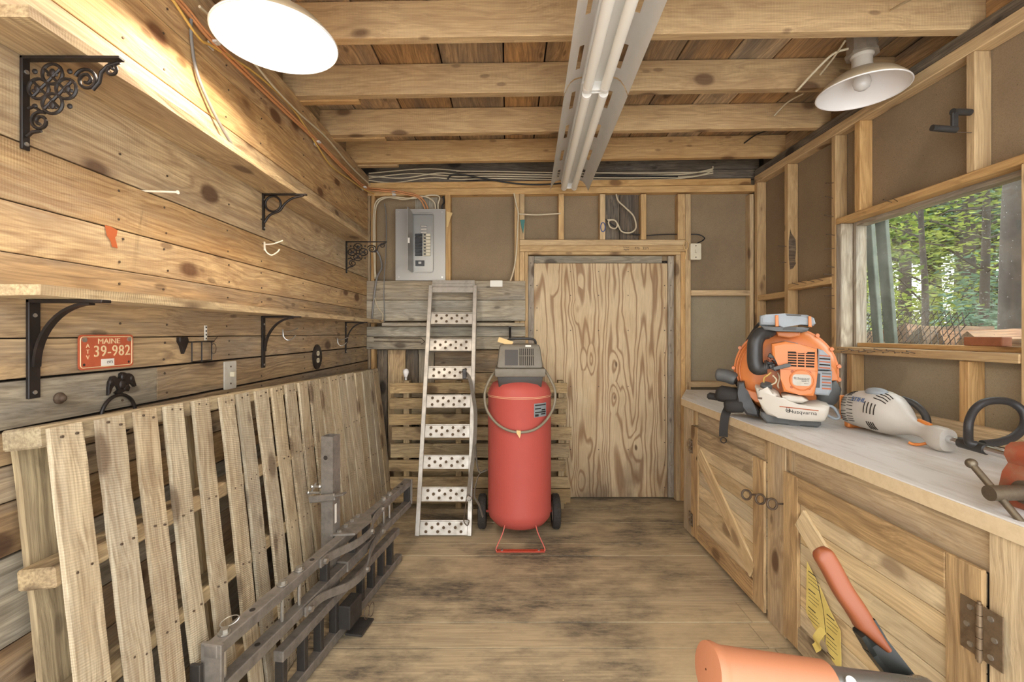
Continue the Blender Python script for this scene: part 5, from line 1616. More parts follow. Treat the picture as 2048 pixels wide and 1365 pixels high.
def cab_door(y0, y1):
    z0, z1 = 0.022, 0.650
    bm = bm_new()
    box_between(bm, XC0 + 0.012, XC0 + 0.016, y0 + 0.01, y1 - 0.01, z0 + 0.01, z1 - 0.01)
    d = part('door', bm, m_hole, cab)
    n = 8
    hh = (z1 - z0 - 0.02) / n
    for k in range(n):
        a = z0 + 0.01 + k * hh
        board('door_board', XC0 + 0.001, XC0 + 0.011, y0 + 0.008, y1 - 0.008, a + 0.001, a + hh - 0.001, m_cab, d, 'y', 0.0015)
    board('stile', XC0 - 0.0115, XC0 + 0.0005, y0, y0 + 0.086, z0, z1, m_cab_rail, d, 'z', 0.002)
    board('stile', XC0 - 0.0115, XC0 + 0.0005, y1 - 0.086, y1, z0, z1, m_cab_rail, d, 'z', 0.002)
    board('rail', XC0 - 0.0115, XC0 + 0.0005, y0 + 0.087, y1 - 0.087, z1 - 0.09, z1, m_cab_rail, d, 'y', 0.002)
    board('rail', XC0 - 0.0115, XC0 + 0.0005, y0 + 0.087, y1 - 0.087, z0, z0 + 0.085, m_cab_rail, d, 'y', 0.002)
    # diagonal brace, high at the far side
    ya, za, yb_, zb_ = y1 - 0.092, z1 - 0.14, y0 + 0.092, z0 + 0.125
    dv = Vector((0, yb_ - ya, zb_ - za))
    c = Vector((XC0 - 0.0055, (ya + yb_) / 2, (za + zb_) / 2))
    u = dv.normalized()
    b = board('brace', -dv.length / 2 + 0.0, dv.length / 2 - 0.0, -0.043, 0.043, -0.006, 0.006, m_cab, d, 'x', 0.002)
    b.matrix_basis = axes(c, u, Vector((1, 0, 0)).cross(u), (1, 0, 0))
    return d
d1 = cab_door(1.879, 2.625)
d2 = cab_door(1.0155, 1.748)
hinge(1.016, 0.513, d2); hinge(1.016, 0.15, d2)
hinge(2.625, 0.53, d1, False); hinge(2.625, 0.11, d1, False)
for y, z, x in ((1.924, 0.497, XC0 - 0.012), (1.842, 0.508, XC0 + 0.001), (1.758, 0.520, XC0)):
    bm = bm_new()
    add_cyl(bm, (x, y, z), (x - 0.03, y, z), 0.004, None, 8)
    add_tube(bm, [(x - 0.048 + 0.0185 * math.cos(a), y + 0.004 * math.sin(a), z + 0.0185 * math.sin(a)) for a in (2 * math.pi * k / 24 for k in range(24))], 0.0046, 8, True)
    part('eye_bolt', bm, m_rust, cab, 60)

# worktop
wt = world_thing('worktop', 'worn white wooden worktop with a pale front edge along the right wall', 'worktop', (1.4, 1.7, 0.743))
outl = [(1.06, 0.55), (1.698, 0.55), (1.698, 2.30), (1.732, 2.31), (1.732, 3.15), (1.25, 3.185), (1.06, 2.775)]
bm = add_prism(bm_new(), [(x + (0.022 if x < 1.1 else 0), y) for x, y in outl], 0.743, 0.7805)
part('slab', bm, m_edge, wt)
bm = add_prism(bm_new(), outl, 0.781, 0.785)
bmesh.ops.rotate(bm, verts=bm.verts, cent=(0, 0, 0), matrix=Matrix.Rotation(R(-90), 3, 'Z'))
o = obj('top_sheet', bm, m_counter, wt)
o.matrix_parent_inverse = Matrix.Translation(-WORLD[wt.name])
loc = o.location.copy(); loc.rotate(Matrix.Rotation(R(90), 3, 'Z'))
o.location = loc
o.rotation_euler = (0, 0, R(90))
board('front_edge', 1.058, 1.081, 0.55, 2.772, 0.742, 0.7807, m_edge, wt, 'y', 0.001)

# leaflet taped to the cabinet door
t = world_thing('yellow_leaflet', 'torn yellow leaflet stuck on the braced cabinet door', 'leaflet', (1.058, 1.55, 0.12))
def sheet(outl, name, curl=0.0):
    bm = bm_new()
    add_prism(bm, outl, 0, 0.0008, axes((XC0 - 0.0135 - curl, 0, 0), (0, 1, 0), (0, 0, 1), (-1, 0, 0)))
    return part(name, bm, m_paper, t)
p1 = sheet([(1.640, 0.375), (1.592, 0.335), (1.560, 0.255), (1.548, 0.19), (1.556, 0.15), (1.60, 0.165), (1.645, 0.195)], 'left_column')
p2 = sheet([(1.580, 0.33), (1.528, 0.275), (1.478, 0.235), (1.474, 0.105), (1.515, 0.115), (1.545, 0.15), (1.543, 0.19), (1.555, 0.255)], 'right_column')
bm = bm_new()
add_strip(bm, curve_pts([(XC0 - 0.0135, 1.553, 0.19), (XC0 - 0.022, 1.558, 0.178), (XC0 - 0.032, 1.565, 0.15), (XC0 - 0.022, 1.572, 0.125), (XC0 - 0.03, 1.578, 0.11)], 5), 0.032, 0.0008, (0, 1, 0))
part('torn_flap', bm, m_paper, t, 60)
for par, ylo, yhi, zs_ in ((p1, 1.575, 1.632, [0.345 - 0.0125 * k for k in range(14)]), (p2, 1.485, 1.54, [0.25 - 0.0125 * k for k in range(11)])):
    bm = bm_new()
    for k, z in enumerate(zs_):
        if k % 5 == 4:
            continue
        a = yhi - (0.0 if k % 5 else 0.0)
        b = ylo + (0.02 if k % 5 == 0 else random.uniform(0, 0.012))
        box_between(bm, XC0 - 0.0146, XC0 - 0.0143, b, a, z - 0.0012, z + (0.0022 if k % 5 == 0 else 0.0004))
    obj('printed_lines', bm, m_ink, par)
t.location.y -= 0.035

# ================================================================== BACKPACK BLOWER on the worktop
BW = 3.768e-4
bl = thing('backpack_blower', 'orange and grey backpack leaf blower with a white fuel tank standing on the worktop', 'leaf blower', (1.222, 1.975, 0.7852), (0, 0, R(-30)))
def q(cx, cy):
    return ((cx - 690) * BW * 0.86, (1330 - cy) * BW)
MB = axes((0, 0, 0), (1, 0, 0), (0, 0, 1), (0, -1, 0))     # outline x, outline up, towards the camera
def lay(outline, d0, d1, ch=0.0):
    """outline in the blower's front view; from depth d0 (back) to d1 (front), metres towards the camera"""
    return add_prism(bm_new(), [q(*p) for p in outline], d0, d1, MB, ch)
def pt(cx, cy, d):
    x, z = q(cx, cy)
    return Vector((x, -d, z))
obj('base_tray', lay([(350, 1195), (700, 1235), (1040, 1258), (1040, 1300), (1000, 1330), (820, 1330), (780, 1312), (700, 1312), (680, 1330), (430, 1330), (360, 1260)], -0.2, 0.03, 0.008), m_plast_grey, bl)
obj('back_frame', lay([(60, 880), (150, 870), (170, 990), (230, 1120), (340, 1210), (340, 1290), (180, 1270), (60, 1130), (70, 1010)], -0.18, -0.02, 0.01), m_plast_black, bl)
# fan housing
cxh, czh = q(640, 745)
Mh = axes((cxh, 0, czh), (1, 0, 0), (0, 0, 1), (0, -1, 0))
bm = bm_new()
add_lathe(bm, [(0.001, -0.2), (0.18, -0.2), (0.2, -0.18), (0.206, -0.15), (0.207, -0.13), (0.2, -0.128), (0.197, -0.11), (0.185, -0.085), (0.165, -0.07), (0.12, -0.062), (0.001, -0.06)], Mh, 56)
fan = obj('fan_housing', bm, m_orange, bl, 40)
for ang, L in ((178, 0.02), (150, 0.016), (30, 0.016), (8, 0.02), (52, 0.014), (214, 0.018), (-8, 0.02)):
    a = R(ang)
    c = Vector((cxh + 0.208 * math.cos(a), 0.135, czh + 0.208 * math.sin(a)))
    bm = bm_new()
    add_cyl(bm, c + Vector((0, 0.012, 0)), c - Vector((0, 0.016, 0)), 0.010, 0.008, 12)
    obj('screw_boss', bm, m_orange, fan, 40)
bm = bm_new()
for rr in (0.193, 0.18):
    add_tube(bm, [Mh @ Vector((rr * math.cos(a), rr * math.sin(a), -0.098 if rr > 0.19 else -0.078)) for a in (R(100 + 120 * k / 24) for k in range(25))], 0.0032, 6)
obj('moulded_rib', bm, m_orange, fan, 60)
obj('lower_flange', lay([(160, 960), (330, 1000), (345, 1120), (290, 1110), (200, 1040)], -0.12, -0.03, 0.004), m_orange, bl)
obj('right_skirt', lay([(1150, 640), (1200, 690), (1238, 770), (1245, 815), (1160, 825), (1130, 760)], -0.16, -0.05, 0.005), m_orange, bl)
# blower outlet elbow, dark
bm = bm_new()
add_tube(bm, curve_pts([pt(960, 940, -0.13), pt(1060, 960, -0.12), pt(1130, 985, -0.11), pt(1170, 1010, -0.10)], 4), [0.058 + 0.004 * math.sin(k) for k in range(13)], 20)
add_ball(bm, pt(1120, 960, -0.1), 0.062, (0.85, 0.8, 1.12), 20)
obj('outlet_elbow', bm, m_plast_grey, bl, 50)
# engine cover
ec = obj('engine_cover', lay([(480, 405), (640, 372), (800, 405), (990, 450), (1005, 690), (985, 830), (960, 985), (800, 975), (620, 950), (590, 800), (585, 700), (565, 560), (490, 535)], -0.075, 0.045, 0.012), m_orange, bl)
obj('cover_cap', lay([(505, 402), (640, 368), (790, 398), (780, 420), (690, 392), (560, 400)], -0.05, 0.02, 0.004), m_plast_light, bl)
obj('grille_recess', lay([(672, 488), (758, 488), (768, 505), (880, 505), (890, 488), (968, 490), (960, 662), (675, 655)], 0.03, 0.0462), m_hole, ec)
ec.location  # keep frame
def bar2(x0, y0, x1, y1, w, d0, d1, name, mat, par):
    a, b = Vector(q(x0, y0)), Vector(q(x1, y1))
    u = (b - a).normalized()
    n = Vector((-u.y, u.x)) * w / 2
    bm = add_prism(bm_new(), [tuple(a + n), tuple(a - n), tuple(b - n), tuple(b + n)], d0, d1, MB)
    return obj(name, bm, mat, par)
for k in range(5):
    bar2(676, 515 + 29 * k, 962, 519 + 29 * k, 0.004, 0.044, 0.049, 'grille_bar', m_orange, ec)
for x in (775, 862):
    bar2(x, 490, x, 660, 0.004, 0.044, 0.0495, 'grille_bar', m_orange, ec)
c = q(825, 805)
Ms = axes((c[0], 0, c[1]), (1, 0, 0), (0, 0, 1), (0, -1, 0))
bm = bm_new()
add_lathe(bm, [(0.046, 0.043), (0.044, 0.05), (0.041, 0.051), (0.0395, 0.0475), (0.001, 0.0475)], Ms, 36)
obj('starter_ring', bm, m_orange, ec, 40)
bm = bm_new()
o3 = rrect(0.066, 0.048, 0.014)
add_prism(bm, o3, 0.047, 0.0495, Ms, 0.0008)
st = obj('badge', bm, m_white_plate, ec)
text('lettering', 'Husqvarna', 0.0108, m_ink, ec, Ms @ Matrix.Translation((0.004, 0.008, 0.0498)), 0.0001)
text('lettering', '580BTS', 0.0085, m_ink, ec, Ms @ Matrix.Translation((0.012, -0.004, 0.0498)), 0.0001)
bm = bm_new()
for z, a, b in ((0.003, -0.026, 0.026), (-0.014, 0.008, 0.024)):
    add_prism(bm, [(a, z - 0.0006), (b, z - 0.0006), (b, z + 0.0006), (a, z + 0.0006)], 0.0494, 0.0498, Ms)
obj('badge_line', bm, m_ink, ec)
bm = bm_new()
add_tube(bm, [Ms @ Vector((-0.0245 + 0.003 * math.cos(a), 0.0085 + 0.003 * math.sin(a), 0.0497)) for a in (2 * math.pi * k / 12 for k in range(12))], 0.0008, 5, True)
obj('badge_emblem', bm, m_ink, ec)
for x, y in ((722, 714), (910, 722), (715, 888), (905, 895)):
    bm = bm_new()
    add_cyl(bm, pt(x, y, 0.043), pt(x, y, 0.0458), 0.0065, None, 12)
    obj('screw_hole', bm, m_orange_dark, ec)
bar2(595, 692, 990, 700, 0.0015, 0.044, 0.0462, 'cover_seam', m_orange_dark, ec)
# muffler guard on the right
mg = obj('muffler_guard', lay([(1005, 455), (1060, 470), (1140, 545), (1150, 690), (1000, 690)], -0.09, 0.02, 0.006), m_plast_light, bl)
mg2 = obj('muffler_guard', lay([(990, 697), (1155, 700), (1150, 915), (1120, 970), (965, 965), (968, 900)], -0.08, 0.03, 0.008), m_plast_light, bl)
for k in range(5):
    bar2(1020, 530 + 33 * k, 1135, 536 + 33 * k, 0.0055, 0.018, 0.0206, 'guard_slot', m_hole if k % 2 else m_orange_dark, mg)
for k in range(6):
    bar2(1045, 725 + 33 * k, 1140, 727 + 33 * k, 0.0065, 0.028, 0.0306, 'guard_slot', m_orange_dark if k % 2 else m_plast_grey, mg2)
obj('guard_insert', lay([(990, 730), (1028, 728), (1022, 885), (976, 885)], 0.028, 0.033, 0.001), m_breaker, mg2)
# intake elbow and carburettor
bm = bm_new()
pts = [pt(500, 262, -0.02), pt(430, 280, 0.0), pt(350, 300, 0.02), pt(298, 380, 0.035), pt(288, 500, 0.04), pt(292, 620, 0.042), pt(320, 690, 0.04), pt(395, 690, 0.03)]
cp = curve_pts(pts, 5)
add_tube(bm, cp, [0.020 + 0.011 * min(1, k / 9) - 0.004 * max(0, (k - 29) / 6) for k in range(len(cp))], 18)
obj('intake_elbow', bm, m_plast_black, bl, 60)
for cx_, cy_, d in ((410, 680, 0.028), (430, 675, 0.026)):
    bm = bm_new()
    add_cyl(bm, pt(cx_ - 8, cy_, d), pt(cx_ + 8, cy_, d), 0.031, None, 20)
    obj('hose_clamp', bm, m_steel_dark, bl, 40)
bm = bm_new()
add_cyl(bm, pt(430, 290, 0.0), pt(415, 300, 0.003), 0.024, None, 16)
obj('hose_clamp', bm, m_zinc, bl, 40)
random.seed(3)
bm = bm_new()
for k in range(16):
    add_box(bm, pt(random.uniform(440, 570), random.uniform(540, 700), random.uniform(-0.02, 0.02)), (random.uniform(0.012, 0.03), 0.03, random.uniform(0.008, 0.022)), Matrix.Rotation(random.uniform(-0.5, 0.5), 3, 'Y'), 0.002)
obj('carburettor', bm, m_steel_dark, bl)
bm = bm_new()
for k in range(5):
    add_box(bm, pt(random.uniform(440, 500), random.uniform(545, 640), 0.03), (0.012, 0.012, 0.008), Matrix.Rotation(random.uniform(-0.5, 0.5), 3, 'Y'), 0.002)
obj('carburettor_fitting', bm, m_grip_red, bl)
obj('choke_lever', lay([(505, 668), (640, 630), (690, 618), (712, 645), (690, 660), (560, 695), (508, 700)], 0.05, 0.066, 0.003), m_plast_grey, bl)
for pts, mt in (([(480, 735, 0.03), (440, 770, 0.035), (400, 800, 0.03), (395, 860, 0.02)], m_cable_yellow), ([(500, 770, 0.03), (540, 810, 0.035), (530, 850, 0.035), (480, 880, 0.03)], m_cable), ([(560, 740, 0.0), (580, 800, 0.01), (560, 880, 0.01), (570, 920, 0.0)], m_cable)):
    bm = bm_new()
    add_tube(bm, curve_pts([pt(*p) for p in pts], 5), 0.0035, 7)
    obj('fuel_line', bm, mt, bl, 60)
# fuel tank
ft = obj('fuel_tank', lay([(290, 905), (345, 908), (430, 935), (520, 935), (570, 970), (600, 1040), (650, 1075), (800, 1072), (1020, 1050), (1120, 1075), (1105, 1160), (1075, 1225), (1040, 1250), (800, 1250), (560, 1238), (430, 1215), (375, 1150), (330, 1040)], -0.07, 0.075, 0.016), m_tank, bl, 50)
obj('tank_saddle', lay([(600, 990), (680, 975), (830, 990), (900, 1030), (830, 1060), (650, 1065), (610, 1040)], -0.06, 0.06, 0.01), m_tank, bl)
bar2(575, 1106, 1000, 1124, 0.004, 0.074, 0.0762, 'tank_stripe', m_orange_dark, ft)
obj('tank_window', lay([(322, 1015), (380, 1018), (378, 1040), (326, 1036)], 0.074, 0.0765), m_rust, ft)
text('lettering', 'Husqvarna', 0.0215, m_ink, ft, axes((pt(830, 1155, 0).x, -0.0755, pt(830, 1155, 0).z), (1, 0, -0.01), (0, 0, 1), (0, -1, 0)), 0.0003, sx=1.08)
bm = bm_new()
cc = pt(672, 1143, 0.0757)
add_tube(bm, [cc + Vector((0.0075 * math.cos(a), 0, 0.0075 * math.sin(a))) for a in (R(125 + 290 * k / 20) for k in range(21))], 0.0014, 6)
for dx in (-0.005, 0, 0.005):
    add_tube(bm, [cc + Vector((dx, 0, 0.0085)), cc + Vector((dx, 0, 0.0125))], 0.0012, 6)
add_tube(bm, [cc + Vector((-0.003, 0, 0.004)), cc + Vector((-0.003, 0, -0.004)), cc + Vector((-0.003, 0, 0)), cc + Vector((0.003, 0, 0)), cc + Vector((0.003, 0, 0.004)), cc + Vector((0.003, 0, -0.004))], 0.0011, 5)
obj('emblem', bm, m_ink, ft)
bm = bm_new()
cpz = pt(425, 905, 0.02)
add_lathe(bm, [(0.001, 0.0), (0.022, 0.0), (0.0235, 0.006), (0.0235, 0.018), (0.019, 0.022), (0.001, 0.023)], Matrix.Translation(cpz + Vector((0, 0, -0.006))) @ Matrix.Rotation(R(25), 4, 'X'), 20)
obj('fuel_cap', bm, m_plast_grey, bl, 30)
# air filter box on top
tb = obj('filter_box', lay([(350, 190), (540, 210), (840, 235), (915, 215), (890, 262), (830, 275), (545, 258), (400, 245)], -0.12, 0.04, 0.008), m_plast_grey, bl)
lid = obj('filter_lid', lay([(345, 78), (420, 66), (640, 58), (880, 75), (960, 112), (978, 175), (950, 205), (820, 185), (620, 178), (520, 195), (345, 190)], -0.13, 0.045, 0.014), m_plast_light, bl)
obj('lid_vent', lay([(645, 66), (820, 78), (815, 90), (660, 84)], -0.05, 0.0452), m_shroud_dark, lid)
for x in (548, 912):
    obj('lid_clip', lay([(x - 20, 78), (x + 16, 78), (x + 22, 205), (x - 18, 205)] if x < 700 else [(x - 18, 92), (x + 14, 96), (x + 22, 215), (x - 16, 212)], 0.04, 0.056, 0.003), m_orange, lid)
obj('recess', lay([(625, 205), (770, 208), (765, 250), (615, 245)], 0.035, 0.0415), m_shroud_dark, tb)
obj('filter_neck', lay([(540, 262), (820, 265), (815, 320), (700, 340), (560, 320)], -0.14, -0.03, 0.006), m_orange, bl)
# harness: shoulder strap, hip belt and the loose webbing over the edge
bm = bm_new()
add_strip(bm, curve_pts([pt(330, 160, -0.15), pt(230, 290, -0.16), (pt(130, 470, -0.17)), pt(60, 640, -0.17), pt(20, 800, -0.16), pt(40, 930, -0.13)], 6), 0.05, 0.012, (0, 1, 0))
obj('shoulder_strap', bm, m_web, bl, 50)
bm = bm_new()
for p0, p1, r0 in ((pt(-230, 820, -0.12), pt(40, 870, -0.1), 0.032),):
    add_tube(bm, curve_pts([p0, (p0 + p1) / 2 + Vector((0, 0, 0.006)), p1], 5), [r0 * f for f in (0.7, 0.95, 1, 1, 1, 1, 1, 1, 1, 0.95, 0.8)], 14)
obj('throttle_handle', bm, m_plast_grey, bl, 50)
bm = bm_new()
add_box(bm, pt(-60, 1060, -0.08), (0.11, 0.10, 0.07), Matrix.Rotation(R(8), 3, 'Y'), 0.018)
add_box(bm, pt(-260, 1100, -0.1), (0.06, 0.05, 0.03), Matrix.Rotation(R(5), 3, 'Y'), 0.008)
add_box(bm, pt(30, 1180, -0.06), (0.09, 0.09, 0.06), Matrix.Rotation(R(-6), 3, 'Y'), 0.014)
obj('hip_belt', bm, m_web, bl, 50)
o_ = Vector((1.222, 1.975, 0.7852))
def loc3(x, y, z):
    return Matrix.Rotation(R(30), 3, 'Z') @ (Vector((x, y, z)) - o_)
bm = bm_new()
add_strip(bm, curve_pts([loc3(1.115, 2.19, 0.868), loc3(1.075, 2.18, 0.85), loc3(1.04, 2.165, 0.80), loc3(1.032, 2.165, 0.77), loc3(1.03, 2.17, 0.72), loc3(1.032, 2.175, 0.685)], 5), 0.038, 0.003, (1, 0, 0))
obj('loose_webbing', bm, m_web, bl, 50)
bm = bm_new()
add_tube(bm, [loc3(1.058 + 0.02 * a, 2.16 - 0.011 * a, 0.835 + b) for a, b in ((-1, 0.02), (1, 0.022), (1, -0.02), (-1, -0.02))], 0.003, 6, True)
add_tube(bm, [loc3(1.040, 2.17, 0.835), loc3(1.076, 2.15, 0.835)], 0.003, 6)
obj('buckle', bm, m_zinc, bl)
bm = bm_new()
add_tube(bm, [loc3(1.032 + 0.011 * math.cos(a), 2.175 - 0.006 * math.cos(a), 0.668 + 0.013 * math.sin(a)) for a in (2 * math.pi * k / 16 for k in range(16))], 0.0028, 6, True)
obj('ring', bm, m_black, bl, 60)
bm = bm_new()
add_tube(bm, curve_pts([pt(1090, 1090, -0.02), pt(1180, 1110, -0.02), pt(1225, 1175, -0.01), pt(1235, 1212, 0.0), pt(1190, 1225, 0.0), pt(1090, 1190, -0.01)], 5), 0.006, 8)
obj('control_cable', bm, m_plast_light, bl, 60)

# ================================================================== STRING TRIMMER lying on the worktop
tr = world_thing('string_trimmer', 'white and orange string trimmer lying on the worktop with a black loop handle', 'string trimmer', (1.45, 1.7, 0.785))
def loft(st, seg=28):
    bm = bm_new()
    rings = []
    for x, y, z, hx, hz, p in st:
        ring = []
        for k in range(seg):
            a = 2 * math.pi * k / seg
            ca, sa = math.cos(a), math.sin(a)
            ring.append(bm.verts.new((x + hx * math.copysign(abs(ca) ** p, ca), y, z + hz * math.copysign(abs(sa) ** p, sa))))
        rings.append(ring)
    for a, b in zip(rings, rings[1:]):
        for k in range(seg):
            bm.faces.new((a[k], a[(k + 1) % seg], b[(k + 1) % seg], b[k]))
    bm.faces.new(rings[0][::-1]); bm.faces.new(rings[-1])
    return bm
stn = [(1.462, 1.925, 0.862, 0.052, 0.052, 0.6), (1.462, 1.905, 0.866, 0.066, 0.066, 0.65), (1.462, 1.87, 0.870, 0.074, 0.074, 0.75), (1.46, 1.815, 0.874, 0.078, 0.078, 0.85), (1.458, 1.76, 0.876, 0.078, 0.082, 0.95), (1.457, 1.715, 0.872, 0.068, 0.076, 1.0), (1.456, 1.68, 0.862, 0.052, 0.058, 1.0), (1.455, 1.65, 0.850, 0.036, 0.038, 1.0), (1.454, 1.62, 0.842, 0.026, 0.027, 1.0), (1.453, 1.585, 0.837, 0.023, 0.024, 1.0), (1.452, 1.565, 0.832, 0.025, 0.03, 0.9), (1.451, 1.545, 0.828, 0.032, 0.040, 0.8), (1.450, 1.515, 0.826, 0.034, 0.041, 0.75), (1.449, 1.495, 0.827, 0.03, 0.036, 0.75)]
body = part('engine_housing', loft(stn), m_trim_white, tr, 50)
bm = bm_new()
add_ball(bm, (1.44, 1.775, 0.95), 0.04, (0.8, 1.1, 0.45), 14)
obj('spark_plug_cap', bm, m_plast_light, body, 60)
bm = bm_new()
add_box(bm, (1.462, 1.928, 0.868), (0.11, 0.008, 0.10), None, 0.003)
rp = part('rear_cover', bm, m_trim_orange, tr)
bm = bm_new()
add_box(bm, (1.462, 1.905, 0.806), (0.09, 0.03, 0.04), None, 0.006)
part('fuel_tank', bm, m_trim_orange, tr)
# cooling slots, dark inlays following the housing
def surf(y, ang):
    for s0, s1 in zip(stn, stn[1:]):
        if s0[1] >= y >= s1[1]:
            f = (s0[1] - y) / (s0[1] - s1[1])
            x, z, hx, hz, p = (s0[i] + (s1[i] - s0[i]) * f for i in (0, 2, 3, 4, 5))
            ca, sa = math.cos(R(ang)), math.sin(R(ang))
            return Vector((x + (hx + 0.0004) * math.copysign(abs(ca) ** p, ca), y, z + (hz + 0.0004) * math.copysign(abs(sa) ** p, sa)))
def slots(y0, y1, a0, a1, n, along=True, w=0.003):
    bm = bm_new()
    for k in range(n):
        f = k / max(1, n - 1)
        if along:
            ang = a0 + (a1 - a0) * f
            add_tube(bm, [surf(y0 + (y1 - y0) * j / 5, ang) for j in range(6)], w / 2, 5)
        else:
            y = y0 + (y1 - y0) * f
            add_tube(bm, [surf(y, a0 + (a1 - a0) * j / 6) for j in range(7)], w / 2, 5)
    return obj('cooling_slots', bm, m_hole, body)
slots(1.905, 1.87, 150, 215, 9)
slots(1.862, 1.828, 148, 212, 9)
slots(1.765, 1.725, 152, 182, 4, False, 0.004)
slots(1.745, 1.70, 105, 135, 4, True, 0.004)
slots(1.76, 1.735, 205, 232, 4, False, 0.004)
slots(1.885, 1.855, 110, 135, 5, True)
text('lettering', 'STIHL', 0.025, m_blue_ink, body, axes(surf(1.80, 152) + Vector((-0.0022, 0, 0.0016)), (0.03, -1, 0.0), Vector((0.47, 0.02, 0.88)).normalized(), Vector((-0.88, -0.02, 0.47)).normalized()), 0.0006, sx=1.1)
bm = bm_new()
add_tube(bm, curve_pts([(1.50, 1.73, 0.93), (1.515, 1.69, 0.915), (1.52, 1.655, 0.88), (1.51, 1.64, 0.845), (1.49, 1.65, 0.83)], 5), 0.012, 10)
part('rear_stand', bm, m_plast_black, tr, 60)
bm = bm_new()
add_box(bm, (1.462, 1.595, 0.866), (0.014, 0.05, 0.012), Matrix.Rotation(R(12), 3, 'X'), 0.003)
part('throttle_lock', bm, m_trim_orange, tr)
bm = bm_new()
add_tube(bm, curve_pts([(1.445, 1.56, 0.805), (1.43, 1.575, 0.795), (1.418, 1.59, 0.792), (1.41, 1.60, 0.796)], 4), 0.005, 8)
part('throttle_trigger', bm, m_trim_orange, tr, 60)
bm = bm_new()
add_cyl(bm, (1.449, 1.50, 0.832), (1.44, 0.90, 0.815), 0.0127, None, 20)
part('shaft', bm, m_chrome, tr, 40)
bm = bm_new()
add_cyl(bm, (1.4483, 1.455, 0.8307), (1.4471, 1.375, 0.8285), 0.0165, None, 18)
part('handle_clamp', bm, m_plast_black, tr, 40)
bm = bm_new()
seq = [(1500, 745, 1.40), (1420, 720, 1.41), (1408, 600, 1.43), (1420, 470, 1.44), (1480, 345, 1.45), (1590, 262, 1.45), (1750, 238, 1.45), (1900, 262, 1.45), (2020, 345, 1.44), (2060, 450, 1.43), (2030, 560, 1.42), (1920, 660, 1.41), (1760, 715, 1.40), (1570, 735, 1.395)]
add_tube(bm, curve_pts([at(1690 + a / 5.72, 760 + b / 5.72, y) for a, b, y in seq], 6), 0.0118, 12)
part('loop_handle', bm, m_handle_black, tr, 60)

# ================================================================== BENCH VISE
v = world_thing('bench_vise', 'worn red bench vise with a steel screw and sliding bar at the worktop edge', 'vise', (1.2, 1.0, 0.785))
def vpr(outl, y0, y1, ch=0.0):
    return add_prism(bm_new(), outl, 0, y1 - y0, axes((0, y1, 0), (1, 0, 0), (0, 0, 1), (0, -1, 0)), ch)
part('front_jaw', vpr([(1.15, 0.90), (1.154, 0.918), (1.167, 0.928), (1.225, 0.93), (1.225, 0.80), (1.155, 0.80), (1.138, 0.825), (1.146, 0.86), (1.160, 0.88)], 0.945, 1.055, 0.012), m_vise, v, 40)
part('rear_jaw', vpr([(1.235, 0.80), (1.235, 0.93), (1.30, 0.926), (1.34, 0.90), (1.375, 0.86), (1.375, 0.80)], 0.945, 1.055, 0.012), m_vise, v, 40)
part('base', vpr([(1.15, 0.786), (1.15, 0.80), (1.38, 0.80), (1.38, 0.786)], 0.93, 1.07, 0.002), m_vise, v)
part('slide', vpr([(1.19, 0.82), (1.19, 0.87), (1.30, 0.87), (1.30, 0.82)], 0.975, 1.025, 0.002), m_vise_steel, v)
bm = bm_new()
add_cyl(bm, (1.058, 1.0, 0.828), (1.145, 1.0, 0.83), 0.0165, None, 24)
part('screw_head', bm, m_vise_steel, v, 40)
bm = bm_new()
add_cyl(bm, (1.132, 1.0, 0.83), (1.142, 1.0, 0.83), 0.025, None, 24)
part('collar', bm, m_vise_steel, v, 40)
bm = bm_new()
b0, b1 = Vector((1.075, 1.055, 0.878)), Vector((1.083, 0.93, 0.755))
add_cyl(bm, b0, b1, 0.0072, None, 14)
hb = part('sliding_bar', bm, m_vise_steel, v, 40)
for e in (b0, b1):
    bm = bm_new()
    add_ball(bm, e, 0.0115, (1, 1, 1), 14)
    obj('bar_knob', bm, m_vise_steel, hb, 60)

# ================================================================== WOOD BLOCK on the window stool, CRANK, LAMPS
t = board('wood_block', 1.803, 1.842, 1.66, 1.80, 1.1315, 1.166, m_wood_red, None, 'y', 0.002)
tag(t, 'short reddish wood block lying on the window stool', 'wood block')
t = world_thing('crank_handle', 'black plastic crank handle stuck on a right wall stud', 'crank', (1.70, 1.69, 1.95))
bm = bm_new()
ck = lambda px, py, y=1.675: at(px, py, y)
add_cyl(bm, ck(1905, 224), ck(1940, 225, 1.685), 0.012, None, 14)
part('hub', bm, m_plast_black, t, 40)
bm = bm_new()
add_cyl(bm, ck(1864, 256), ck(1912, 260), 0.0115, None, 14)
part('grip', bm, m_plast_black, t, 40)
bm = bm_new()
a_, b_ = ck(1909, 226), ck(1908, 259)
add_box(bm, (a_ + b_) / 2, (0.022, 0.012, (a_ - b_).length), None, 0.002)
part('arm', bm, m_plast_black, t)

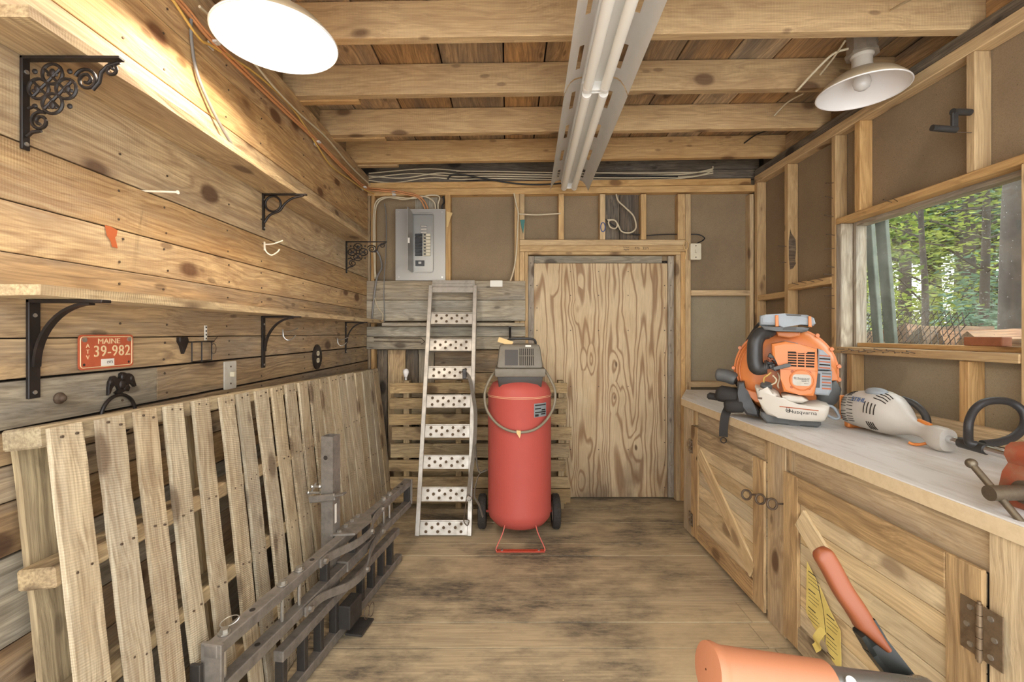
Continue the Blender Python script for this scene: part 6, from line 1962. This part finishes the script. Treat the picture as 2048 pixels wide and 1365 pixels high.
def barn_lamp(x, y, z, zmount, lit, label):
    t = world_thing('barn_lamp', label, 'lamp', (x, y, z), None)
    T = Matrix.Translation((x, y, z))
    bm = bm_new()
    prof = [(0.166, 0.0), (0.167, 0.004), (0.158, 0.018), (0.13, 0.048), (0.09, 0.074), (0.055, 0.088), (0.043, 0.092)]
    add_lathe(bm, prof, T, 56)
    sh = part('shade', bm, m_shade_out, t, 50)
    bm = bm_new()
    add_lathe(bm, [(0.1655, 0.0), (0.157, 0.016), (0.129, 0.046), (0.089, 0.072), (0.055, 0.086), (0.035, 0.088), (0.001, 0.088)], T, 56)
    obj('enamel_lining', bm, m_white_enamel, sh, 50)
    bm = bm_new()
    add_tube(bm, [(x + 0.166 * math.cos(k * math.pi / 28), y + 0.166 * math.sin(k * math.pi / 28), z + 0.0015) for k in range(56)], 0.003, 6, True)
    obj('rolled_rim', bm, m_white_enamel, sh, 60)
    bm = bm_new()
    add_lathe(bm, [(0.043, 0.09), (0.042, 0.096), (0.038, 0.11), (0.037, 0.145), (0.043, 0.152), (0.043, 0.156)], T, 28, True, True)
    part('socket', bm, m_porcelain, t, 40)
    bm = bm_new()
    a8 = [(0.056 * math.cos(R(22.5 + 45 * k)), 0.056 * math.sin(R(22.5 + 45 * k))) for k in range(8)]
    add_prism(bm, [(p[0] * 1.12, p[1] * 1.12) for p in a8], 0.156, 0.164, T)
    add_prism(bm, a8, 0.164, zmount - z, T)
    jb = part('junction_box', bm, m_boxsteel, t)
    for ang in (40, 140, -60):
        bm = bm_new()
        c = Vector((x + 0.051 * math.cos(R(ang)), y + 0.051 * math.sin(R(ang)), z + 0.19))
        d = Vector((math.cos(R(ang)), math.sin(R(ang)), 0))
        add_cyl(bm, c, c + d * 0.004, 0.011, None, 12)
        obj('knockout', bm, m_boxsteel, jb, 40)
    bm = bm_new()
    if lit:
        add_ball(bm, (x, y, z + 0.030), 0.026, (1, 1, 1), 20)
        part('bulb', bm, m_bulb_on, t, 60)
    else:
        add_lathe(bm, [(0.018, 0.088), (0.02, 0.075), (0.03, 0.055), (0.033, 0.038), (0.028, 0.02), (0.016, 0.009), (0.001, 0.006)], T, 24)
        part('bulb', bm, m_bulb_off, t, 60)
    return t
zj = ceil_z(-0.67)
barn_lamp(-0.672, 1.325, 2.03, zj - 0.001, True, 'lit white barn lamp glowing over the left wall shelves')
barn_lamp(1.523, 1.955, 2.217, ceil_z(1.523) + 0.141, False, 'unlit white barn lamp over the window wall')
t = cable('cable', [(1.46, 1.95, 2.40), (1.41, 1.97, 2.39), (1.37, 2.02, 2.35), (1.345, 2.09, 2.312), (1.34, 2.113, 2.305)], 0.0055, m_cable, 'beige cable curving into the barn lamp box by the window', group=None)
for k, (a, b, c_, d_) in enumerate((((1640, 150), (1665, 118), (1690, 82), 1.98), ((1548, 232), (1575, 205), (1607, 187), 2.4), ((1488, 287), (1512, 270), (1537, 261), 2.85), ((1780, 22), (1800, 10), (1830, -6), 1.62))):
    cable('cable', [at(*a, d_ + 0.1), at(*b, d_ + 0.02), at(*c_, d_ - 0.08)], 0.0045, m_cable if k != 2 else m_cable_black, ['beige cable slanting up behind the barn lamp box', 'beige cable threaded through a hole in the third joist from the back beam', 'black cable threaded through the joist nearest the back beam', 'beige cable stub poking from the joist in front of the unlit lamp'][k])

# ---- fluorescent shop lights
fd = Vector((0.047, 1, 0)).normalized()
fs = Vector((fd.y, -fd.x, 0))
def shop_light(y0, label):
    L = 1.225
    z0 = 2.133
    org = Vector((0.267 + 0.048 * y0, y0, z0))
    t = world_thing('shop_light', label, 'light fixture', tuple(org + fd * L / 2), 'fluorescent shop lights')
    def fp(u, s, h):
        return org + fd * u + fs * s + Vector((0, 0, h))
    MF = axes((0, 0, 0), fs, fd, (0, 0, 1)).to_3x3()
    # curved reflector wings with slots
    prof = [(0.052, 0.078), (0.07, 0.0745), (0.078, 0.072), (0.086, 0.069), (0.1, 0.058), (0.113, 0.038), (0.123, 0.016), (0.128, 0.0)]
    us = [0.0]
    cen = [0.165, 0.475, 0.785, 1.09]
    for c in cen:
        us += [c - 0.078, c - 0.072, c + 0.072, c + 0.078]
    us.append(L)
    for s in (-1, 1):
        bm = bm_new()
        g = [[bm.verts.new(fp(u, s * a, h)) for a, h in prof] for u in us]
        for i in range(len(us) - 1):
            for j in range(len(prof) - 1):
                mid = (us[i] + us[i + 1]) / 2
                if j in (1, 2) and any(abs(mid - c) < 0.0725 for c in cen):
                    continue
                bm.faces.new((g[i][j], g[i + 1][j], g[i + 1][j + 1], g[i][j + 1]))
        bmesh.ops.solidify(bm, geom=bm.faces[:], thickness=0.0015)
        part('reflector_wing', bm, m_fixture, t, 40)
    bm = bm_new()
    add_box(bm, fp(L / 2, 0, 0.068), (0.108, L, 0.03), MF, 0.004)
    add_box(bm, fp(L / 2, 0, 0.098), (0.09, L * 0.98, 0.03), MF, 0.004)
    part('ballast_channel', bm, m_fixture, t)
    for s in (-1, 1):
        bm = bm_new()
        add_cyl(bm, fp(0.025, s * 0.034, 0.022), fp(L - 0.012, s * 0.034, 0.022), 0.019, None, 20)
        tb_ = part('fluorescent_tube', bm, m_tube, t, 40)
        for u0, u1 in ((0.012, 0.03), (L - 0.03, L - 0.008)):
            bm = bm_new()
            add_cyl(bm, fp(u0, s * 0.034, 0.022), fp(u1, s * 0.034, 0.022), 0.0194, None, 20)
            obj('end_cap', bm, m_fixture, tb_, 40)
    for u in (0.004, L - 0.006):
        bm = bm_new()
        add_box(bm, fp(u, 0, 0.042), (0.10, 0.008, 0.05), MF, 0.002)
        part('lampholder', bm, m_fixture, t)
    for jy in JY:
        u = (jy + 0.02 - y0) / fd.y
        if 0.03 < u < L - 0.03:
            p = fp(u, 0, 0.11)
            bm = bm_new()
            box_between(bm, p.x - 0.012, p.x + 0.012, p.y - 0.012, p.y + 0.012, p.z, ceil_z(p.x) - 0.0005)
            part('hanger', bm, m_boxsteel, t)
    return t
shop_light(1.835, 'white two tube fluorescent shop light reaching to the back wall')
shop_light(0.600, 'white two tube fluorescent shop light nearer the doorway, butted end to end')

# ================================================================== HANDLEBAR of a machine in the foreground
t = world_thing('machine_handlebar', 'steel machine handlebar with a peach orange grip and a red handled lever', 'handlebar', (0.45, 0.6, 0))
g0, g1 = Vector((0.197, 0.452, 0.846)), Vector((0.322, 0.462, 0.823))
gd = (g1 - g0).normalized()
Mg = axes(g0, gd.orthogonal().normalized(), gd.cross(gd.orthogonal().normalized()), gd)
Lg = (g1 - g0).length
bm = bm_new()
add_lathe(bm, [(0.001, 0.0), (0.016, 0.0005), (0.0245, 0.002), (0.0252, 0.006), (0.0235, 0.012), (0.0225, 0.016), (0.0222, 0.06), (0.0218, Lg)], Mg, 36, False, True)
gp_ = part('grip', bm, m_grip, t, 40)
bm = bm_new()
add_tube(bm, curve_pts([g1 - gd * 0.03, g1 + gd * 0.03, g1 + gd * 0.10, Vector((0.45, 0.49, 0.785)), Vector((0.50, 0.52, 0.70)), Vector((0.54, 0.56, 0.45)), Vector((0.56, 0.62, 0.22)), Vector((0.57, 0.64, 0.1))], 6), 0.0175, 18)
part('tube', bm, m_handlebar, t, 60)
bm = bm_new()
box_between(bm, 0.44, 0.70, 0.54, 0.74, 0.0, 0.1, 0.01)
part('foot', bm, m_lever, t)
bm = bm_new()
cs = g1 + gd * 0.018 + Vector((0, -0.011, 0.0125))
add_cyl(bm, cs, cs + Vector((0, -0.003, 0.0035)), 0.005, None, 12)
part('screw', bm, m_zinc, t, 40)
# lever: flat steel arm, moulded grip over its upper end
l0, l1, l2 = at(1638, 1098, 0.52), at(1752, 1290, 0.52), at(1850, 1420, 0.50)
ld = (l1 - l0).normalized()
up = Vector((0, 1, 0))
sd = ld.cross(Vector((0, 1, 0))).normalized()
bm = bm_new()
pts = curve_pts([l0 + ld * 0.10, l0 + ld * 0.125, l1, l2, l2 + Vector((0.03, 0.01, -0.05)), Vector((0.545, 0.545, 0.55))], 5)
add_strip(bm, pts, 0.026, 0.006, sd)
add_strip(bm, [p + Vector((0, -0.006, 0)) + sd * -0.012 for p in pts], 0.005, 0.014, sd)
part('lever_arm', bm, m_lever, t, 40)
bm = bm_new()
rows = []
N_ = 40
for k in range(N_ + 1):
    f = k / N_
    p = l0 + ld * (0.135 * f)
    w = 0.0108 * math.sqrt(max(0.02, 1 - max(0.0, 1 - f / 0.075) ** 2)) * (1.0 if f < 0.72 else 1.0 - 0.65 * (f - 0.72) / 0.28)
    wob = 0.0018 * math.sin(f * 12)
    c = p + sd * ((0.0108 - w) if f > 0.7 else wob * 0.4)
    rows.append((c, w, 0.0085 * math.sqrt(max(0.1, 1 - max(0.0, 1 - f / 0.06) ** 2))))
rings = []
for c, w, d in rows:
    rings.append([bm.verts.new(c + sd * w * math.copysign(abs(math.cos(a)) ** 0.7, math.cos(a)) + up * d * math.copysign(abs(math.sin(a)) ** 0.7, math.sin(a))) for a in (2 * math.pi * k / 18 for k in range(18))])
for a, b in zip(rings, rings[1:]):
    for k in range(18):
        bm.faces.new((a[k], a[(k + 1) % 18], b[(k + 1) % 18], b[k]))
bm.faces.new(rings[0][::-1]); bm.faces.new(rings[-1])
part('lever_grip', bm, m_grip_red, t, 60)

# ================================================================== OUTSIDE THE WINDOW
random.seed(5)
bm = bm_new()
n = 24
gv = [[bm.verts.new((1.9 + 22 * i / n, -3 + 24 * j / n, 0.62 + 1.3 * (i / n) ** 1.2 + random.uniform(-0.05, 0.05))) for j in range(n + 1)] for i in range(n + 1)]
for i in range(n):
    for j in range(n):
        bm.faces.new((gv[i][j], gv[i + 1][j], gv[i + 1][j + 1], gv[i][j + 1]))
g = obj('ground', bm, m_soil, None, 60)
tag(g, 'leaf littered forest ground outside the window', 'ground', None, 'structure')
def gz(x):
    return 0.62 + 1.3 * max(0, (x - 1.9) / 22) ** 1.2 - 0.08

def leaf_quads(bm, c, rad, count, size, flat=0.6):
    for _ in range(count):
        d = Vector((random.gauss(0, 1), random.gauss(0, 1), random.gauss(0, flat)))
        p = c + d * rad * 0.5
        a = random.uniform(0, 2 * math.pi)
        u = Vector((math.cos(a), math.sin(a), random.uniform(-0.5, 0.2))).normalized()
        w = u.cross(Vector((random.uniform(-0.5, 0.5), random.uniform(-0.5, 0.5), 1))).normalized()
        s = size * random.uniform(0.6, 1.3)
        nn = u.cross(w) * s * 0.12
        vs = [bm.verts.new(p), bm.verts.new(p + u * s * 0.5 + w * s * 0.3 + nn), bm.verts.new(p + u * s), bm.verts.new(p + u * s * 0.5 - w * s * 0.3 + nn)]
        bm.faces.new((vs[0], vs[1], vs[2]))
        bm.faces.new((vs[0], vs[2], vs[3]))

def tree(x, y, h, r0, leafmat, bark, nb, leaves, lsize, label, lean=(0, 0), low=0.25):
    z0 = gz(x)
    t = world_thing('tree', label, 'tree', (x, y, z0), 'trees outside the window')
    top = Vector((x + lean[0], y + lean[1], z0 + h))
    base = Vector((x, y, z0))
    tp = [base + (top - base) * f + Vector((random.uniform(-1, 1), random.uniform(-1, 1), 0)) * 0.04 * h * 0.2 for f in (0, 0.25, 0.5, 0.75, 1)]
    cp = curve_pts(tp, 4)
    bm = bm_new()
    add_tube(bm, cp, [r0 * (1 - 0.8 * k / (len(cp) - 1)) for k in range(len(cp))], 10)
    part('trunk', bm, bark, t, 60)
    bl_, lb = bm_new(), bm_new()
    for k in range(nb):
        f = low + (1 - low) * (k + random.random()) / nb
        p = base + (top - base) * f
        a = random.uniform(0, 2 * math.pi)
        L = h * random.uniform(0.14, 0.3) * (1.15 - f * 0.6)
        e = p + Vector((math.cos(a) * L, math.sin(a) * L, L * random.uniform(-0.1, 0.5)))
        m = (p + e) / 2 + Vector((0, 0, L * 0.1))
        add_tube(bl_, [p, m, e], [r0 * 0.28, r0 * 0.18, r0 * 0.07], 5)
        for q_ in (0.45, 0.75, 1.0):
            c = p.lerp(e, q_)
            leaf_quads(lb, c, L * 0.55, max(1, leaves // (nb * 3)), lsize)
    part('branches', bl_, bark, t)
    o = part('foliage', lb, leafmat, t)
    o['kind'] = 'stuff'
    return t
specs = [(3.9, 4.3, 3.4, 0.035, 0, m_bark, 16, 1500, 0.075, 'slim young leafy tree just beyond the firewood'),
         (4.9, 4.7, 4.0, 0.05, 1, m_bark, 18, 1800, 0.08, 'yellow green young tree with crooked branches behind the firewood'),
         (5.6, 6.4, 5.5, 0.09, 0, m_bark, 20, 2200, 0.10, 'dark trunked leafy tree in the middle of the window view'),
         (5.9, 7.3, 6.0, 0.10, 1, m_bark_grey, 18, 1800, 0.10, 'grey trunked tree seen low through the left of the pane'),
         (7.6, 7.4, 6.5, 0.10, 2, m_bark, 20, 2400, 0.12, 'blue green tree deeper in the wood'),
         (6.6, 8.6, 6.5, 0.11, 1, m_bark, 18, 2200, 0.12, 'straight dark tree beside the grey trunked one'),
         (9.5, 9.5, 8.0, 0.14, 0, m_bark, 24, 3000, 0.16, 'tall broad tree filling the far wood'),
         (8.6, 10.6, 8.0, 0.14, 1, m_bark, 24, 3000, 0.16, 'tall pale green tree at the far left of the wood'),
         (11.5, 11.0, 9.0, 0.16, 2, m_bark, 24, 3000, 0.18, 'tall hazy tree at the back of the wood'),
         (12.5, 13.5, 10.0, 0.18, 0, m_bark, 28, 3600, 0.2, 'farthest broad green tree behind the others'),
         (14.5, 13.0, 10.0, 0.18, 0, m_bark, 28, 3600, 0.2, 'farthest tree on the side of the big trunk')]
for k, (x, y) in enumerate(((11.0, 13.8), (13.6, 14.6), (15.6, 14.2), (13.2, 16.8), (16.6, 17.6), (18.6, 17.0), (10.2, 12.6), (12.4, 11.6))):
    specs.append((x, y, 9.5, 0.16, (0, 1, 2, 1, 0, 1, 0, 2)[k], m_bark, 40, 6000, 0.26, ['background tree, dark green', 'background tree, pale yellow green', 'background tree, bluish green'][(0, 1, 2, 1, 0, 1, 0, 2)[k]] + ' in the deep wood'))
for s in specs:
    tree(s[0], s[1], s[2], s[3], m_leaf[s[4]], s[5], s[6], s[7], s[8], s[9])
tree(3.55, 3.12, 5.5, 0.13, m_leaf[2], m_bark, 6, 300, 0.06, 'thick dark speckled trunk close to the window', (0.1, 0.08), 0.85)
# low shrubs
for x, y, s, k in ((4.6, 5.5, 0.7, 1), (5.6, 5.3, 0.8, 2), (6.4, 6.9, 0.9, 1), (7.6, 8.8, 1.2, 1), (8.8, 8.3, 1.2, 0), (4.4, 4.0, 0.55, 2)):
    z = gz(x)
    t = world_thing('shrub', ['low dark green shrub', 'low yellow green shrub', 'low blue green shrub'][k] + ' growing under the trees outside', 'shrub', (x, y, z), 'shrubs outside the window')
    bm, st = bm_new(), bm_new()
    for _ in range(7):
        a = random.uniform(0, 6.28)
        e = Vector((x + s * 0.6 * math.cos(a), y + s * 0.6 * math.sin(a), z + s * random.uniform(0.9, 1.6)))
        add_tube(st, [(x, y, z), ((x + e.x) / 2, (y + e.y) / 2, z + s * 0.6), e], [0.02 * s, 0.014 * s, 0.005 * s], 5)
        for f in (0.4, 0.7, 1.0):
            leaf_quads(bm, Vector((x, y, z)).lerp(e, f), s * 0.5, 60, 0.09 * (0.7 + 0.5 * s))
    part('stems', st, m_bark, t)
    o = part('foliage', bm, m_leaf[k], t)
    o['kind'] = 'stuff'

# ---- firewood stack
def log_mesh(L, kind):
    bm = bm_new()
    outs = [[(-0.06, -0.04), (0.07, -0.045), (0.02, 0.06)], [(-0.06, -0.045), (0.055, -0.05), (0.065, 0.03), (-0.02, 0.06)], [(-0.07, -0.03), (0.0, -0.055), (0.07, -0.03), (0.05, 0.04), (-0.03, 0.05)]][kind]
    rings = []
    for i in range(5):
        s = random.uniform(0.88, 1.08)
        rings.append([bm.verts.new((-L / 2 + L * i / 4, a * s + random.uniform(-0.004, 0.004), b * s + random.uniform(-0.004, 0.004))) for a, b in outs])
    m = len(outs)
    for a, b in zip(rings, rings[1:]):
        for k in range(m):
            bm.faces.new((a[k], a[(k + 1) % m], b[(k + 1) % m], b[k]))
    bm.faces.new(rings[0][::-1]); bm.faces.new(rings[-1])
    bmesh.ops.recalc_face_normals(bm, faces=bm.faces)
    me = bpy.data.meshes.new('firewood_log')
    bm.to_mesh(me); bm.free()
    me.materials.append(m_log)
    return me
lm = [log_mesh(0.42, k % 3) for k in range(6)]
zt = 1.225
rows_ = 4
for lay_ in range(rows_):
    z = zt - 0.052 - lay_ * 0.108
    for k in range(9):
        y = 2.32 + 0.128 * k + (0.06 if lay_ % 2 else 0) + random.uniform(-0.01, 0.01)
        zz = z - 0.012 * abs(k - 3) * (1 if lay_ == 0 else 0.3) + random.uniform(-0.012, 0.012)
        if z < -1:
            continue
        o = bpy.data.objects.new('firewood_log', random.choice(lm))
        COL.objects.link(o)
        o.location = (2.56 + random.uniform(-0.03, 0.03), y, zz)
        o.rotation_euler = (random.uniform(-0.7, 0.7), random.uniform(-0.06, 0.06), random.uniform(-0.12, 0.12))
        tag(o, 'split firewood log in the stack under the wire mesh outside', 'log', 'firewood stack outside the window')
# chain link mesh thrown over the stack
bm = bm_new()
cell, hh = 0.066, 0.062
def link_pt(y, k):
    return Vector((2.235 + 0.02 * k + 0.02 * math.sin(y * 6) + 0.0, y, 1.10 + hh * k + 0.02 * math.sin(y * 5.0 + 1) + max(0, y - 2.75) * 0.12))
for k in range(3):
    for ph in (0, 1):
        pts = []
        for i in range(44):
            y = 2.28 + cell / 2 * i
            pts.append(link_pt(y, k + ((i + ph) % 2)) + Vector((0.003 * (1 if ph else -1), 0, 0)))
        add_tube(bm, pts, 0.0026, 5)
for k in range(4):
    random.seed(40 + k)
    add_tube(bm, curve_pts([(2.28 + random.uniform(0, 0.2), 2.95 + 0.12 * j + random.uniform(-0.05, 0.05), 1.26 + 0.05 * math.sin(j * 1.9 + k) + random.uniform(0, 0.06)) for j in range(6)], 5), 0.0024, 5)
o = obj('chain_link_mesh', bm, m_wire)
tag(o, 'rusty chain link fencing draped over the firewood outside', 'wire mesh')
# weathered planks leaning outside by the pane
for x0, y0, x1, y1, wd, lab in ((1.99, 2.47, 2.14, 2.58, 0.05, 'grey green weathered plank leaning outside against the pane edge'), (2.10, 2.52, 2.30, 2.68, 0.07, 'wide mossy plank leaning outside behind the narrow one')):
    a, b = Vector((x1, y1, 0.62)), Vector((x0 - 0.04, y0, 1.95))
    L = (b - a).length
    o = board('leaning_plank', -L / 2, L / 2, -wd / 2, wd / 2, -0.012, 0.012, m_bark_grey, None, 'x', 0.003)
    u = (b - a).normalized()
    w = Vector((0, 1, 0))
    w = (w - u * w.dot(u)).normalized()
    o.matrix_basis = axes((a + b) / 2, u, w, u.cross(w))
    tag(o, lab, 'plank')
